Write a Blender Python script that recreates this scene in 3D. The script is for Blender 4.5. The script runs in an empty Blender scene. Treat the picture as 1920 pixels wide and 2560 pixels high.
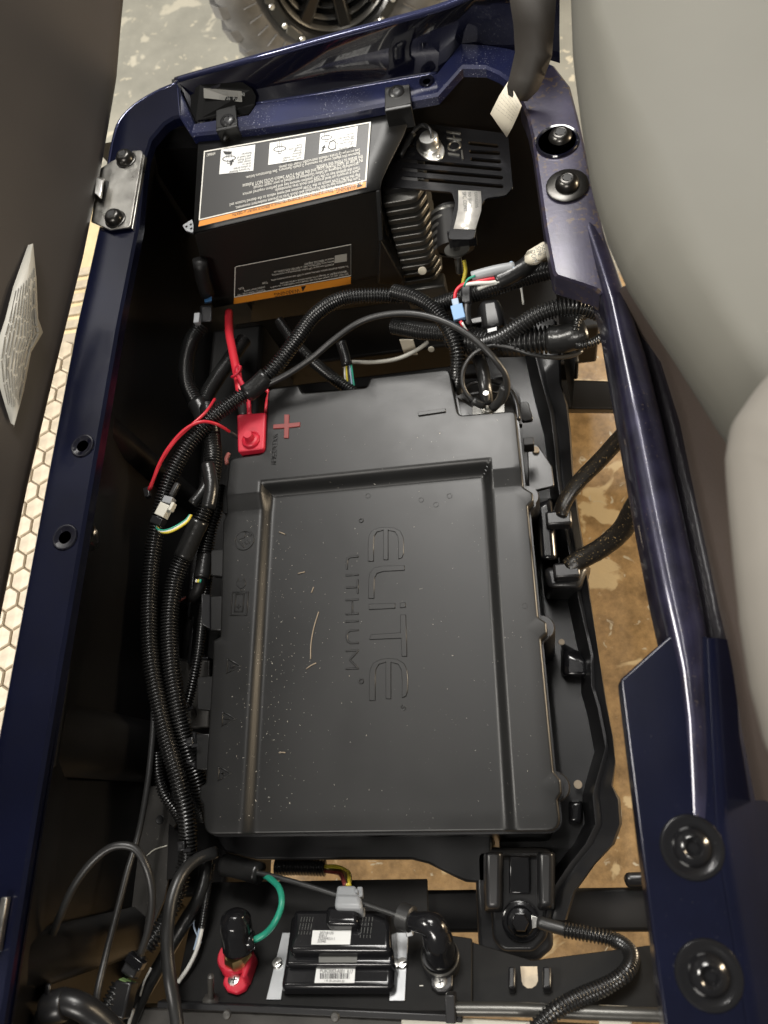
import bpy, bmesh, math, random
from mathutils import Vector, Matrix
from mathutils.geometry import delaunay_2d_cdt
random.seed(7)
sc = bpy.context.scene
col = sc.collection

# ------------------------------------------------------------------ camera
FPX = 1850.0                                  # focal length in pixels of the 1920 px wide photograph
F_ = Vector((-.1905, .3766, -.906)).normalized()
U_ = Vector((.0844, .926, .367)); U_ = (U_ - F_*U_.dot(F_)).normalized()
R_ = F_.cross(U_)
CAM = Vector((.18, -.21, .769))
cd = bpy.data.cameras.new('camera'); cam = bpy.data.objects.new('camera', cd); col.objects.link(cam)
cam.matrix_world = Matrix((R_, U_, -F_)).transposed().to_4x4(); cam.location = CAM
cd.sensor_fit = 'HORIZONTAL'; cd.sensor_width = 9.8; cd.lens = 9.8*FPX/1920
cd.clip_start = .01; cd.clip_end = 60
cd.dof.use_dof = True; cd.dof.focus_distance = .86; cd.dof.aperture_fstop = 1.9
sc.camera = cam

# ------------------------------------------------------------------ light
w = bpy.data.worlds.new('World'); sc.world = w; w.use_nodes = True
w.node_tree.nodes['Background'].inputs[0].default_value = (1.0, .97, .92, 1)
w.node_tree.nodes['Background'].inputs[1].default_value = .13
def area(name, loc, target, sx, sy, power, colr, roll=0):
    d = bpy.data.lights.new(name, 'AREA'); d.shape = 'RECTANGLE'; d.size = sx; d.size_y = sy
    d.energy = power; d.color = colr
    o = bpy.data.objects.new(name, d); col.objects.link(o); o.location = loc
    q = (Vector(target)-Vector(loc)).to_track_quat('-Z', 'Y').to_matrix().to_4x4() @ Matrix.Rotation(roll, 4, 'Z')
    o.rotation_euler = q.to_euler(); return o
area('ceiling_and_fill_lamp', (.02, 1.52, 2.05), (0, .3, 0), 1.0, .6, 55, (1, .97, .92))
area('ceiling_and_fill_lamp', (.06, .85, 2.3), (.06, .85, 0), .06, 1.5, 13, (1, .97, .93))
area('ceiling_and_fill_lamp', (2.3, .5, .30), (.35, .1, -.45), .4, 1.2, 95, (1, .80, .55))  # low fill lamp added to warm the floor in the right gap
area('ceiling_and_fill_lamp', (-2.6, .6, .6), (-.5, .4, -.1), .6, 1.6, 140, (1, .95, .87))  # low fill lamp added to brighten the hexagon mat
area('ceiling_and_fill_lamp', (-1.8, .2, 2.4), (-.25, 1.4, -.4), 1.0, .4, 75, (1, .96, .88))  # fill lamp added for the far floor and the wheel's sidewall
area('ceiling_and_fill_lamp', (-.5, -2.1, 2.3), (0, .6, 0), 1.0, .3, 48, (1, .95, .88))
sc.view_settings.view_transform = 'Standard'; sc.view_settings.look = 'None'
sc.view_settings.exposure = 0; sc.view_settings.gamma = 1

# ------------------------------------------------------------------ helpers
def P(px, py, z=None, y=None, x=None):
    """point of the place seen at a pixel of the photograph, at a known height z (or depth y, or side x)"""
    d = R_*((px-960)/FPX) + U_*((1280-py)/FPX) + F_
    t = (z-CAM.z)/d.z if z is not None else ((y-CAM.y)/d.y if y is not None else (x-CAM.x)/d.x)
    return CAM + d*t
def Q(*a): return [P(*p) for p in a]

WM = {}
def place(o, parent=None, M=None):
    col.objects.link(o)
    M = M or Matrix.Identity(4)
    if parent is not None:
        o.parent = parent; o.matrix_parent_inverse = WM[parent.name].inverted()
    o.matrix_basis = M; WM[o.name] = M.copy()
    return o
def tag(o, label, cat, group=None, kind=None):
    if label: o['label'] = label
    if cat: o['category'] = cat
    if group: o['group'] = group
    if kind: o['kind'] = kind
    return o
def thing(name, label, cat, loc, group=None):
    o = bpy.data.objects.new(name, None); o.empty_display_size = .02
    place(o, None, Matrix.Translation(Vector(loc)))
    return tag(o, label, cat, group)
def mesh(name, vs, fs, mat, parent=None, smooth=False, bevel=0, seg=2, subsurf=0, solid=0, M=None, sangle=None):
    me = bpy.data.meshes.new(name); me.from_pydata([tuple(v) for v in vs], [], fs)
    bm = bmesh.new(); bm.from_mesh(me); bmesh.ops.recalc_face_normals(bm, faces=bm.faces); bm.to_mesh(me); bm.free()
    return mobj(name, me, mat, parent, smooth, bevel, seg, subsurf, solid, M, sangle)
def mobj(name, me, mat, parent=None, smooth=False, bevel=0, seg=2, subsurf=0, solid=0, M=None, sangle=None):
    o = bpy.data.objects.new(name, me)
    if not me.materials: me.materials.append(mat)
    place(o, parent, M)
    if solid:
        m = o.modifiers.new('s', 'SOLIDIFY'); m.thickness = abs(solid); m.offset = 0
    if bevel:
        m = o.modifiers.new('b', 'BEVEL'); m.width = bevel; m.segments = seg; m.limit_method = 'ANGLE'; m.angle_limit = .6
        m.harden_normals = False; smooth = True
        if sangle is None: sangle = .9
    if subsurf:
        m = o.modifiers.new('u', 'SUBSURF'); m.levels = m.render_levels = subsurf; smooth = True
    if smooth:
        me.polygons.foreach_set('use_smooth', [True]*len(me.polygons))
        if sangle is not None: 
            try: me.set_sharp_from_angle(angle=sangle)
            except Exception: pass
    return o
def round_poly(pts, r, n=4):
    """fillet the corners of a closed polygon; r a number or a list"""
    out = []; N = len(pts)
    for i in range(N):
        a = Vector(pts[i-1][:2]); b = Vector(pts[i][:2]); c = Vector(pts[(i+1) % N][:2])
        rr = r[i] if isinstance(r, (list, tuple)) else r
        u = a-b; v = c-b; lu = u.length; lv = v.length
        if rr <= 0 or lu < 1e-6 or lv < 1e-6: out.append(b); continue
        u /= lu; v /= lv; ang = u.angle(v, math.pi)
        if ang > 3.05: out.append(b); continue
        t = min(rr/math.tan(ang/2), lu*.48, lv*.48)
        p0 = b+u*t; p1 = b+v*t
        for k in range(n+1):
            s = k/n; out.append(p0*(1-s)**2 + b*2*s*(1-s) + p1*s*s)
    return out
def prism(name, poly, z0, z1, mat, parent=None, r=0, bevel=0, seg=2, smooth=False, n=4, M=None, top=None):
    p = round_poly(poly, r, n) if r else [Vector(q[:2]) for q in poly]
    N = len(p); tp = [Vector(q[:2]) for q in (round_poly(top, r, n) if r else top)] if top else p
    vs = [(q.x, q.y, z0) for q in p] + [(q.x, q.y, z1) for q in tp]
    fs = [tuple(range(N))[::-1], tuple(range(N, 2*N))] + [(i, (i+1) % N, N+(i+1) % N, N+i) for i in range(N)]
    return mesh(name, vs, fs, mat, parent, smooth, bevel, seg, M=M)
def box(name, c, s, mat, parent=None, bevel=0, seg=2, rot=None, M=None):
    hx, hy, hz = s[0]/2, s[1]/2, s[2]/2
    vs = [(a*hx, b*hy, d*hz) for d in (-1, 1) for a, b in ((-1, -1), (1, -1), (1, 1), (-1, 1))]
    fs = [(3, 2, 1, 0), (4, 5, 6, 7), (0, 1, 5, 4), (1, 2, 6, 5), (2, 3, 7, 6), (3, 0, 4, 7)]
    m = Matrix.Translation(Vector(c))
    if rot is not None: m = m @ (rot.to_matrix().to_4x4() if hasattr(rot, 'to_matrix') else rot)
    vs = [m @ Vector(v) for v in vs]
    return mesh(name, vs, fs, mat, parent, bevel=bevel, seg=seg, M=M)
def hexa(name, b4, t4, mat, parent=None, bevel=0, seg=2):
    vs = list(b4)+list(t4)
    return mesh(name, vs, [(3, 2, 1, 0), (4, 5, 6, 7), (0, 1, 5, 4), (1, 2, 6, 5), (2, 3, 7, 6), (3, 0, 4, 7)], mat, parent, bevel=bevel, seg=seg)
def basis(o, z, x=None):
    z = Vector(z).normalized(); x = Vector(x) if x is not None else (Vector((1, 0, 0)) if abs(z.x) < .9 else Vector((0, 1, 0)))
    y = z.cross(x).normalized(); x = y.cross(z).normalized()
    m = Matrix((x, y, z)).transposed().to_4x4(); m.translation = Vector(o); return m
def lathe_data(prof, n=24, caps=True):
    vs = []; fs = []; k = len(prof)
    for i in range(n):
        a = 2*math.pi*i/n
        for r, z in prof: vs.append((r*math.cos(a), r*math.sin(a), z))
    for i in range(n):
        j = (i+1) % n
        for q in range(k-1): fs.append((i*k+q, j*k+q, j*k+q+1, i*k+q+1))
    if not caps: return vs, fs
    if prof[0][0] > 1e-6: fs.append(tuple(i*k for i in range(n))[::-1])
    if prof[-1][0] > 1e-6: fs.append(tuple(i*k+k-1 for i in range(n)))
    return vs, fs
def lathe(name, o, axis, prof, mat, parent=None, n=24, x=None, sangle=.7):
    vs, fs = lathe_data(prof, n, name not in ('tyre', 'rim', 'beadlock_ring', 'rim_lip', 'coil_ring', 'raised_ring', 'bolt_recess', 'dimple', 'clear_ring', 'stamped_letter')); m = basis(o, axis, x)
    return mesh(name, [m @ Vector(v) for v in vs], fs, mat, parent, smooth=True, sangle=sangle)
def spline(pts, ds):
    """Catmull-Rom through pts, resampled every ds"""
    pts = [Vector(p) for p in pts]
    if len(pts) == 2: pts = [pts[0], (pts[0]+pts[1])/2, pts[1]]
    q = [pts[0]*2-pts[1]] + pts + [pts[-1]*2-pts[-2]]; dense = []
    for i in range(1, len(q)-2):
        p0, p1, p2, p3 = q[i-1:i+3]
        t0 = 0; t1 = max(1e-5, (p1-p0).length**.5); t2 = t1+max(1e-5, (p2-p1).length**.5); t3 = t2+max(1e-5, (p3-p2).length**.5)
        for k in range(24):
            t = t1+(t2-t1)*k/24
            a1 = p0*((t1-t)/(t1-t0))+p1*((t-t0)/(t1-t0)); a2 = p1*((t2-t)/(t2-t1))+p2*((t-t1)/(t2-t1)); a3 = p2*((t3-t)/(t3-t2))+p3*((t-t2)/(t3-t2))
            b1 = a1*((t2-t)/(t2-t0))+a2*((t-t0)/(t2-t0)); b2 = a2*((t3-t)/(t3-t1))+a3*((t-t1)/(t3-t1))
            dense.append(b1*((t2-t)/(t2-t1))+b2*((t-t1)/(t2-t1)))
    dense.append(q[-2]); L = [0]
    for a, b in zip(dense, dense[1:]): L.append(L[-1]+(b-a).length)
    n = max(3, int(round(L[-1]/ds))); out = []; j = 0
    for i in range(n+1):
        s = L[-1]*i/n
        while j < len(L)-2 and L[j+1] < s: j += 1
        out.append(dense[j].lerp(dense[j+1], (s-L[j])/max(1e-9, L[j+1]-L[j])))
    return out
def sweep(name, path, rad, mat, parent=None, sides=12, flat=1.0, caps=True, up=None):
    vs = []; fs = []; n = len(path)
    t = (path[1]-path[0]).normalized(); nrm = (up or Vector((0, 0, 1))).cross(t)
    if nrm.length < .1: nrm = Vector((1, 0, 0)).cross(t)
    nrm.normalize()
    for i, p in enumerate(path):
        t2 = (path[min(i+1, n-1)]-path[max(i-1, 0)]).normalized()
        nrm = (nrm - t2*nrm.dot(t2)).normalized(); b = t2.cross(nrm)
        r = rad(i) if callable(rad) else rad
        for k in range(sides):
            a = 2*math.pi*k/sides; vs.append(p + nrm*(r*math.cos(a)) + b*(r*flat*math.sin(a)))
    for i in range(n-1):
        for k in range(sides):
            k2 = (k+1) % sides; fs.append((i*sides+k, i*sides+k2, (i+1)*sides+k2, (i+1)*sides+k))
    if caps: fs += [tuple(range(sides))[::-1], tuple(range((n-1)*sides, n*sides))]
    return mesh(name, vs, fs, mat, parent, smooth=True)
def wire(name, pts, r, mat, parent=None, sides=10, label=None, cat='wire', ds=.004, group=None, flat=1.0):
    o = sweep(name, spline(pts, ds), r, mat, parent, sides, flat)
    if label: tag(o, label, cat, group)
    return o
def hose(name, pts, r, mat, parent=None, label=None, cat='hose', pitch=.0038, depth=.28, sides=14, group=None):
    path = spline(pts, pitch/4); prof = (1, 1, 1-depth, 1-depth)
    ph = random.random()*6
    o = sweep(name, path, lambda i: r*prof[i % 4]*(1+.012*math.sin(i*.13+ph)), mat, parent, sides)
    if label: tag(o, label, cat, group)
    return o
def text_mesh(name, lines, mat, parent):
    """flat print: lines = (string, size, origin, right, up, [shear, extrude])"""
    bm = bmesh.new()
    for ln in lines:
        s, size, o, u, v = ln[:5]; ex = ln[5] if len(ln) > 5 else 0; wd = ln[6] if len(ln) > 6 else None
        c = bpy.data.curves.new('t', 'FONT'); c.body = s; c.size = size; c.resolution_u = 2; c.extrude = ex
        t = bpy.data.objects.new('t', c); col.objects.link(t)
        dg = bpy.context.evaluated_depsgraph_get(); me = bpy.data.meshes.new_from_object(t.evaluated_get(dg))
        u = Vector(u).normalized(); v = Vector(v).normalized(); n = u.cross(v)
        sx = 1
        if wd and len(me.vertices):
            xs = [q.co.x for q in me.vertices]; sx = wd/max(1e-6, max(xs)-min(xs))
        m = Matrix((u*sx, v, n)).transposed().to_4x4(); m.translation = Vector(o)
        me.transform(m); bm.from_mesh(me)
        bpy.data.objects.remove(t); bpy.data.curves.remove(c); bpy.data.meshes.remove(me)
    me = bpy.data.meshes.new(name); bm.to_mesh(me); bm.free()
    return mobj(name, me, mat, parent)
def quadstrip(name, rows, mat, parent=None, smooth=True, bevel=0, solid=0, closed=False, sangle=.6, seg=2):
    """rows of equally long point lists"""
    vs = [v for r in rows for v in r]; k = len(rows[0]); fs = []
    for i in range(len(rows)-1):
        for j in range(k-1 if not closed else k):
            j2 = (j+1) % k; fs.append((i*k+j, i*k+j2, (i+1)*k+j2, (i+1)*k+j))
    return mesh(name, vs, fs, mat, parent, smooth=smooth, bevel=bevel, solid=solid, sangle=sangle, seg=seg)
def cap(name, outline, h, edge, drop_to, mat, parent=None, grid=.02, xs=(), ys=(), steps=4, loops=()):
    """a moulded lid: closed outline, top height h(x,y), rounded edge, wall down to drop_to"""
    o = [Vector(p[:2]) for p in outline]
    A = sum(a.x*b.y-b.x*a.y for a, b in zip(o, o[1:]+o[:1]))
    if A < 0: o.reverse()
    N = len(o)
    nor = []
    for i in range(N):
        e1 = (o[i]-o[i-1]); e2 = (o[(i+1) % N]-o[i])
        n1 = Vector((-e1.y, e1.x)).normalized(); n2 = Vector((-e2.y, e2.x)).normalized(); n = n1+n2
        n = n/max(.35, n.dot(n1)) if n.length > 1e-6 else n1
        if n.length > 1.6: n = n.normalized()*1.6
        nor.append(n)
    ring = lambda d: [p+n*d for p, n in zip(o, nor)]
    inner = ring(edge); pts = list(inner)
    minx = min(p.x for p in o); maxx = max(p.x for p in o); miny = min(p.y for p in o); maxy = max(p.y for p in o)
    X = sorted(set([minx+grid*i for i in range(int((maxx-minx)/grid)+1)]+list(xs))); Y = sorted(set([miny+grid*i for i in range(int((maxy-miny)/grid)+1)]+list(ys)))
    def inside(q):
        c = False; j = N-1
        for i in range(N):
            a = inner[i]; b = inner[j]
            if (a.y > q.y) != (b.y > q.y) and q.x < (b.x-a.x)*(q.y-a.y)/(b.y-a.y)+a.x: c = not c
            j = i
        return c
    def far(q):
        for i in range(N):
            a = inner[i]; b = inner[(i+1) % N]; ab = b-a; t = max(0, min(1, (q-a).dot(ab)/max(1e-12, ab.dot(ab))))
            if (q-(a+ab*t)).length < .0006: return False
        return True
    for xx in X:
        for yy in Y:
            q = Vector((xx, yy))
            if inside(q) and far(q): pts.append(q)
    res = delaunay_2d_cdt(pts, [(i, (i+1) % N) for i in range(N)], [list(range(N))], 1, 1e-6)
    v2, fs = res[0], [tuple(f) for f in res[2]]; orig = res[3]
    vs = [Vector((p.x, p.y, h(p.x, p.y))) for p in v2]
    mp = {}
    for i, og in enumerate(orig):
        for k in og:
            if k < N: mp[k] = i
    prev = [mp[i] for i in range(N)]
    for s in range(1, steps+1):
        a = math.pi/2*s/steps; d = edge*(1-math.sin(a)); zz = edge*(1-math.cos(a)); base = len(vs)
        vs += [Vector((p.x, p.y, h(q.x, q.y)-zz)) for p, q in zip(ring(d), inner)]
        cur = list(range(base, base+N))
        fs += [(prev[i], prev[(i+1) % N], cur[(i+1) % N], cur[i]) for i in range(N)]; prev = cur
    base = len(vs); vs += [Vector((p.x, p.y, drop_to)) for p in o]; cur = list(range(base, base+N))
    fs += [(prev[i], prev[(i+1) % N], cur[(i+1) % N], cur[i]) for i in range(N)]
    return mesh(name, vs, fs, mat, parent, smooth=True, sangle=.75)
def sstep(a, b, x):
    t = max(0, min(1, (x-a)/(b-a))); return t*t*(3-2*t)

# ------------------------------------------------------------------ materials
def mat(name, c, rough=.5, metal=0, spec=.5, var=0, vscale=12, bump=0, bscale=300, coat=0, coatr=.1, rvar=0, dust=None, dscale=260, dcol=(.55, .52, .46), dust2=0, trans=0, alpha=1, scratch=0):
    m = bpy.data.materials.new(name); m.use_nodes = True; nt = m.node_tree; N = nt.nodes; L = nt.links
    b = N['Principled BSDF']; b.inputs['Base Color'].default_value = (*c, 1); b.inputs['Roughness'].default_value = rough
    b.inputs['Metallic'].default_value = metal; b.inputs['Specular IOR Level'].default_value = spec
    b.inputs['Coat Weight'].default_value = coat; b.inputs['Coat Roughness'].default_value = coatr
    tc = N.new('ShaderNodeTexCoord'); src = None
    def noise(scale, detail=4, rgh=.6):
        n = N.new('ShaderNodeTexNoise'); n.inputs['Scale'].default_value = scale; n.inputs['Detail'].default_value = detail; n.inputs['Roughness'].default_value = rgh
        L.new(tc.outputs['Object'], n.inputs['Vector']); return n
    def ramp(x, a, bb, c0=(0, 0, 0), c1=(1, 1, 1)):
        r = N.new('ShaderNodeValToRGB'); r.color_ramp.elements[0].position = a; r.color_ramp.elements[1].position = bb
        r.color_ramp.elements[0].color = (*c0, 1); r.color_ramp.elements[1].color = (*c1, 1); L.new(x, r.inputs[0]); return r.outputs[0]
    def mix(fac, A, B):
        x = N.new('ShaderNodeMix'); x.data_type = 'RGBA'
        L.new(fac, x.inputs[0]) if not isinstance(fac, float) else setattr(x.inputs[0], 'default_value', fac)
        for s, q in ((6, A), (7, B)):
            if isinstance(q, tuple): x.inputs[s].default_value = (*q, 1)
            else: L.new(q, x.inputs[s])
        return x.outputs[2]
    base = c
    if var:
        base = mix(ramp(noise(vscale).outputs[0], .35, .68), tuple(x*(1-var) for x in c), tuple(min(1, x*(1+var)) for x in c))
    if dust:
        f = ramp(noise(dscale, 2, .5).outputs[0], dust, min(1, dust+.05))
        if dust2:
            mm = N.new('ShaderNodeMath'); mm.operation = 'MULTIPLY'; L.new(f, mm.inputs[0]); L.new(ramp(noise(18, 3).outputs[0], .42, .6), mm.inputs[1]); f = mm.outputs[0]
        base = mix(f, base, dcol)
    if scratch:
        mp = N.new('ShaderNodeMapping'); mp.inputs['Rotation'].default_value = (0, 0, .5); mp.inputs['Scale'].default_value = (1, .04, 1)
        L.new(tc.outputs['Object'], mp.inputs[0]); n = N.new('ShaderNodeTexNoise'); n.inputs['Scale'].default_value = 420; n.inputs['Detail'].default_value = 1
        L.new(mp.outputs[0], n.inputs['Vector'])
        base = mix(ramp(n.outputs[0], .70, .74, (0, 0, 0), (scratch,)*3), base, (.3, .29, .27))
    if not isinstance(base, tuple): L.new(base, b.inputs['Base Color'])
    if rvar:
        L.new(ramp(noise(vscale*1.7, 5).outputs[0], .3, .7, (max(0, rough-rvar),)*3, (min(1, rough+rvar),)*3), b.inputs['Roughness'])
    if bump:
        bp = N.new('ShaderNodeBump'); bp.inputs['Strength'].default_value = bump; bp.inputs['Distance'].default_value = .14/bscale
        L.new(noise(bscale, 3).outputs[0], bp.inputs['Height']); L.new(bp.outputs[0], b.inputs['Normal'])
    if trans: b.inputs['Transmission Weight'].default_value = trans
    return m
M_ = {}
M_['lid'] = mat('textured_black_plastic', (.008, .008, .008), .40, spec=.45, var=.12, vscale=5, bump=.12, bscale=1800, rvar=.05, dust=.735, dscale=520, dcol=(.25, .24, .22), dust2=1, scratch=0)
M_['plastic'] = mat('black_plastic', (.012, .012, .013), .32, var=.15, bump=.06, bscale=900)
M_['gloss'] = mat('gloss_black', (.008, .008, .009), .16, bump=.03, bscale=120, dust=.76, dscale=500, dcol=(.12, .12, .12))
M_['cover'] = mat('cover_black', (.010, .009, .008), .5, spec=.35, var=.1, bump=.1, bscale=900)
M_['trim'] = mat('trim_black', (.007, .006, .008), .22, spec=.35, bump=.3, bscale=40)
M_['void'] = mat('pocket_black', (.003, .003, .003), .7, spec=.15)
M_['dulllabel'] = mat('dull_label', (.17, .165, .15), .6, spec=.2)
M_['matte'] = mat('matte_black', (.008, .0075, .0075), .5, var=.2, bump=.1, bscale=500, spec=.3)
M_['liner'] = mat('liner_black', (.005, .0048, .005), .36, spec=.35, var=.2, bump=.05, bscale=60, dust=.78, dscale=420, dcol=(.1, .1, .1), dust2=1)
M_['loom'] = mat('conduit_black', (.011, .011, .011), .27, spec=.5, var=.2, vscale=30)
M_['sleeve'] = mat('braided_sleeve', (.009, .0075, .006), .32, bump=1.0, bscale=380, dust=.64, dscale=420, dcol=(.16, .11, .05))
M_['wire'] = mat('black_wire', (.02, .02, .02), .38)
M_['tape'] = mat('black_tape', (.012, .012, .012), .28, bump=.5, bscale=160)
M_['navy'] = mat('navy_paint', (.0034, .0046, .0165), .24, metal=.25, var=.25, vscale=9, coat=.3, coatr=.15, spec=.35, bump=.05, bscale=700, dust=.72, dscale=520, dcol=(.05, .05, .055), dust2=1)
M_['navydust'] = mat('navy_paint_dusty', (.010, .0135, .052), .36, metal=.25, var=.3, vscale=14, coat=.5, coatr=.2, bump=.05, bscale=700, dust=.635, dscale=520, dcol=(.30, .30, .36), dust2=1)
M_['navyscufflit'] = mat('navy_paint_scuffed_lit', (.034, .030, .054), .34, metal=.3, var=.35, vscale=16, coat=.5, coatr=.2, bump=.25, bscale=260, dust=.56, dscale=160, dcol=(.085, .060, .040), dust2=1)  # scuffed paint, base also lightened for the angle of light on this rail
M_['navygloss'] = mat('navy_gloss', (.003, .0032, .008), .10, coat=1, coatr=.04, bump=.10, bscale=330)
M_['navyflakelit'] = mat('navy_flake_paint_lit', (.024, .0225, .046), .30, metal=.45, var=.4, vscale=26, coat=.8, coatr=.08, bump=.12, bscale=500, dust=.66, dscale=380, dcol=(.14, .11, .09), dust2=1)  # lightened base stands for the cushions' reflection on the narrow rail
M_['navyhighlight'] = mat('navy_highlight', (.03, .035, .09), .18, metal=.5, coat=1, coatr=.05)  # brighter navy for the drawn edge highlights
M_['red'] = mat('red_vinyl', (.52, .018, .04), .42, var=.08, bump=.05, bscale=400)
M_['redwire'] = mat('red_wire', (.55, .025, .04), .38)
M_['redmark'] = mat('red_mark', (.20, .032, .028), .5)
M_['steel'] = mat('zinc_steel', (.42, .41, .38), .34, metal=1, var=.15, vscale=40, rvar=.08)
M_['bright'] = mat('bright_steel', (.85, .84, .80), .3, metal=1, var=.1, vscale=60)
M_['alu'] = mat('aluminium_sheet', (.40, .41, .42), .42, metal=.9, var=.1, vscale=30)
M_['bolt'] = mat('black_oxide_bolt', (.05, .048, .045), .28, metal=.9, var=.2, vscale=60)
M_['brass'] = mat('brass', (.55, .40, .18), .3, metal=1)
M_['grysteel'] = mat('grey_frame_steel', (.055, .052, .048), .45, metal=.2, var=.25, vscale=22, bump=.1, dust=.72, dscale=300, dcol=(.2, .19, .17))
M_['fin'] = mat('dark_heatsink', (.08, .078, .072), .32, metal=.6, var=.15, vscale=40)
M_['white'] = mat('white_label', (.72, .72, .70), .45)
M_['cream'] = mat('cream_label', (.62, .57, .46), .6, var=.05)
M_['greylabel'] = mat('grey_label', (.36, .35, .31), .5)
M_['silverlabel'] = mat('silver_label', (.62, .60, .56), .3, metal=.45, var=.2, vscale=60, bump=.3, bscale=100)
M_['blacklabel'] = mat('black_label', (.022, .021, .02), .38)
M_['orange'] = mat('orange_label', (.66, .24, .022), .42)
M_['ink'] = mat('black_ink', (.012, .012, .012), .5)
M_['inkgrey'] = mat('grey_ink', (.12, .12, .11), .5)
M_['inkwhite'] = mat('white_ink', (.66, .64, .58), .5)
M_['green'] = mat('green_wire', (.02, .26, .17), .4)
M_['sealgreen'] = mat('pale_green_seal', (.14, .22, .08), .5)
M_['steelblack'] = mat('black_steel', (.006, .0058, .0056), .6, spec=.2, var=.3, vscale=20, bump=.1)
M_['yellow'] = mat('yellow_wire', (.62, .50, .05), .4)
M_['whitewire'] = mat('white_wire', (.6, .6, .56), .4)
M_['bluewire'] = mat('pale_blue_wire', (.28, .36, .46), .4)
M_['pink'] = mat('pink_wire', (.6, .2, .17), .4)
M_['blue'] = mat('pale_blue_connector', (.20, .34, .55), .35)
M_['bluedark'] = mat('blue_connector', (.03, .10, .22), .4)
M_['conn'] = mat('white_connector', (.60, .58, .50), .4)
M_['connc'] = mat('grey_connector', (.27, .28, .29), .42)
M_['strap'] = mat('webbing', (.030, .026, .022), .6, bump=1.0, bscale=900)
M_['tyre'] = mat('tyre_rubber', (.085, .083, .080), .55, var=.25, vscale=18, bump=.2, bscale=200)
M_['rim'] = mat('gloss_black_rim', (.010, .010, .010), .14, bump=.1, bscale=60)
M_['seat'] = mat('grey_vinyl', (.132, .128, .110), .6, spec=.3, bump=.25, bscale=600, var=.03, vscale=6)
M_['seatpale'] = mat('pale_vinyl', (.185, .172, .152), .6, spec=.3, bump=.2, bscale=600, var=.05, vscale=8)
M_['shell'] = mat('brown_vinyl', (.060, .046, .038), .42, bump=.9, bscale=420)
M_['base'] = mat('seat_base_taupe', (.026, .0225, .021), .5, bump=.2, bscale=500, var=.06, vscale=5)
M_['matdark'] = mat('floor_mat_groove', (.40, .34, .26), .7)
M_['tan'] = mat('tan_rubber', (.48, .405, .30), .6, var=.16, vscale=60, bump=.2, bscale=300)
M_['tanflat'] = mat('tan_floorboard', (.62, .50, .30), .55, var=.12, vscale=20)
M_['straw'] = mat('straw', (.27, .22, .16), .7)
M_['dust'] = mat('dust_grain', (.42, .40, .36), .8)

def concrete():
    m = bpy.data.materials.new('concrete'); m.use_nodes = True; nt = m.node_tree; N = nt.nodes; L = nt.links
    b = N['Principled BSDF']; tc = N.new('ShaderNodeTexCoord')
    def noise(s, d=6, r=.62, dist=0):
        n = N.new('ShaderNodeTexNoise'); n.inputs['Scale'].default_value = s; n.inputs['Detail'].default_value = d; n.inputs['Roughness'].default_value = r; n.inputs['Distortion'].default_value = dist
        L.new(tc.outputs['Object'], n.inputs['Vector']); return n.outputs[0]
    def ramp(x, a, c, c0=(0, 0, 0), c1=(1, 1, 1)):
        r = N.new('ShaderNodeValToRGB'); r.color_ramp.elements[0].position = a; r.color_ramp.elements[1].position = c
        r.color_ramp.elements[0].color = (*c0, 1); r.color_ramp.elements[1].color = (*c1, 1); L.new(x, r.inputs[0]); return r.outputs[0]
    def mix(f, A, B):
        x = N.new('ShaderNodeMix'); x.data_type = 'RGBA'; L.new(f, x.inputs[0])
        for s, q in ((6, A), (7, B)):
            if isinstance(q, tuple): x.inputs[s].default_value = (*q, 1)
            else: L.new(q, x.inputs[s])
        return x.outputs[2]
    sx = N.new('ShaderNodeSeparateXYZ'); L.new(tc.outputs['Object'], sx.inputs[0])
    grey = ramp(noise(5), .3, .7, (.17, .165, .14), (.26, .25, .21))
    brown = ramp(noise(24, 10, .75), .34, .66, (.13, .08, .032), (.38, .25, .115))
    # a brown tone covers the bay floor up to about y = .95
    a = N.new('ShaderNodeMath'); a.operation = 'MULTIPLY_ADD'; L.new(noise(4, 4), a.inputs[0]); a.inputs[1].default_value = .5; L.new(sx.outputs[1], a.inputs[2])
    base = mix(ramp(a.outputs[0], .95, 1.25), brown, grey)
    base = mix(ramp(noise(9, 5, .55, .6), .60, .625), base, mix(ramp(a.outputs[0], .95, 1.25), (.46, .36, .21), (.36, .335, .27)))     # flaked pale patches
    base = mix(ramp(noise(46, 3, .5, .8), .665, .70), base, (.42, .38, .29))
    L.new(base, b.inputs['Base Color'])
    L.new(ramp(noise(7), .3, .7, (.32,)*3, (.6,)*3), b.inputs['Roughness'])
    bp = N.new('ShaderNodeBump'); bp.inputs['Strength'].default_value = .35; bp.inputs['Distance'].default_value = .004; L.new(noise(30, 6), bp.inputs['Height']); L.new(bp.outputs[0], b.inputs['Normal'])
    return m

# ------------------------------------------------------------------ setting
FZ = -.45
fl = mesh('floor', [(-8, -8, FZ), (8, -8, FZ), (8, 10, FZ), (-8, 10, FZ)], [(0, 1, 2, 3)], concrete()); fl['kind'] = 'structure'

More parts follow.
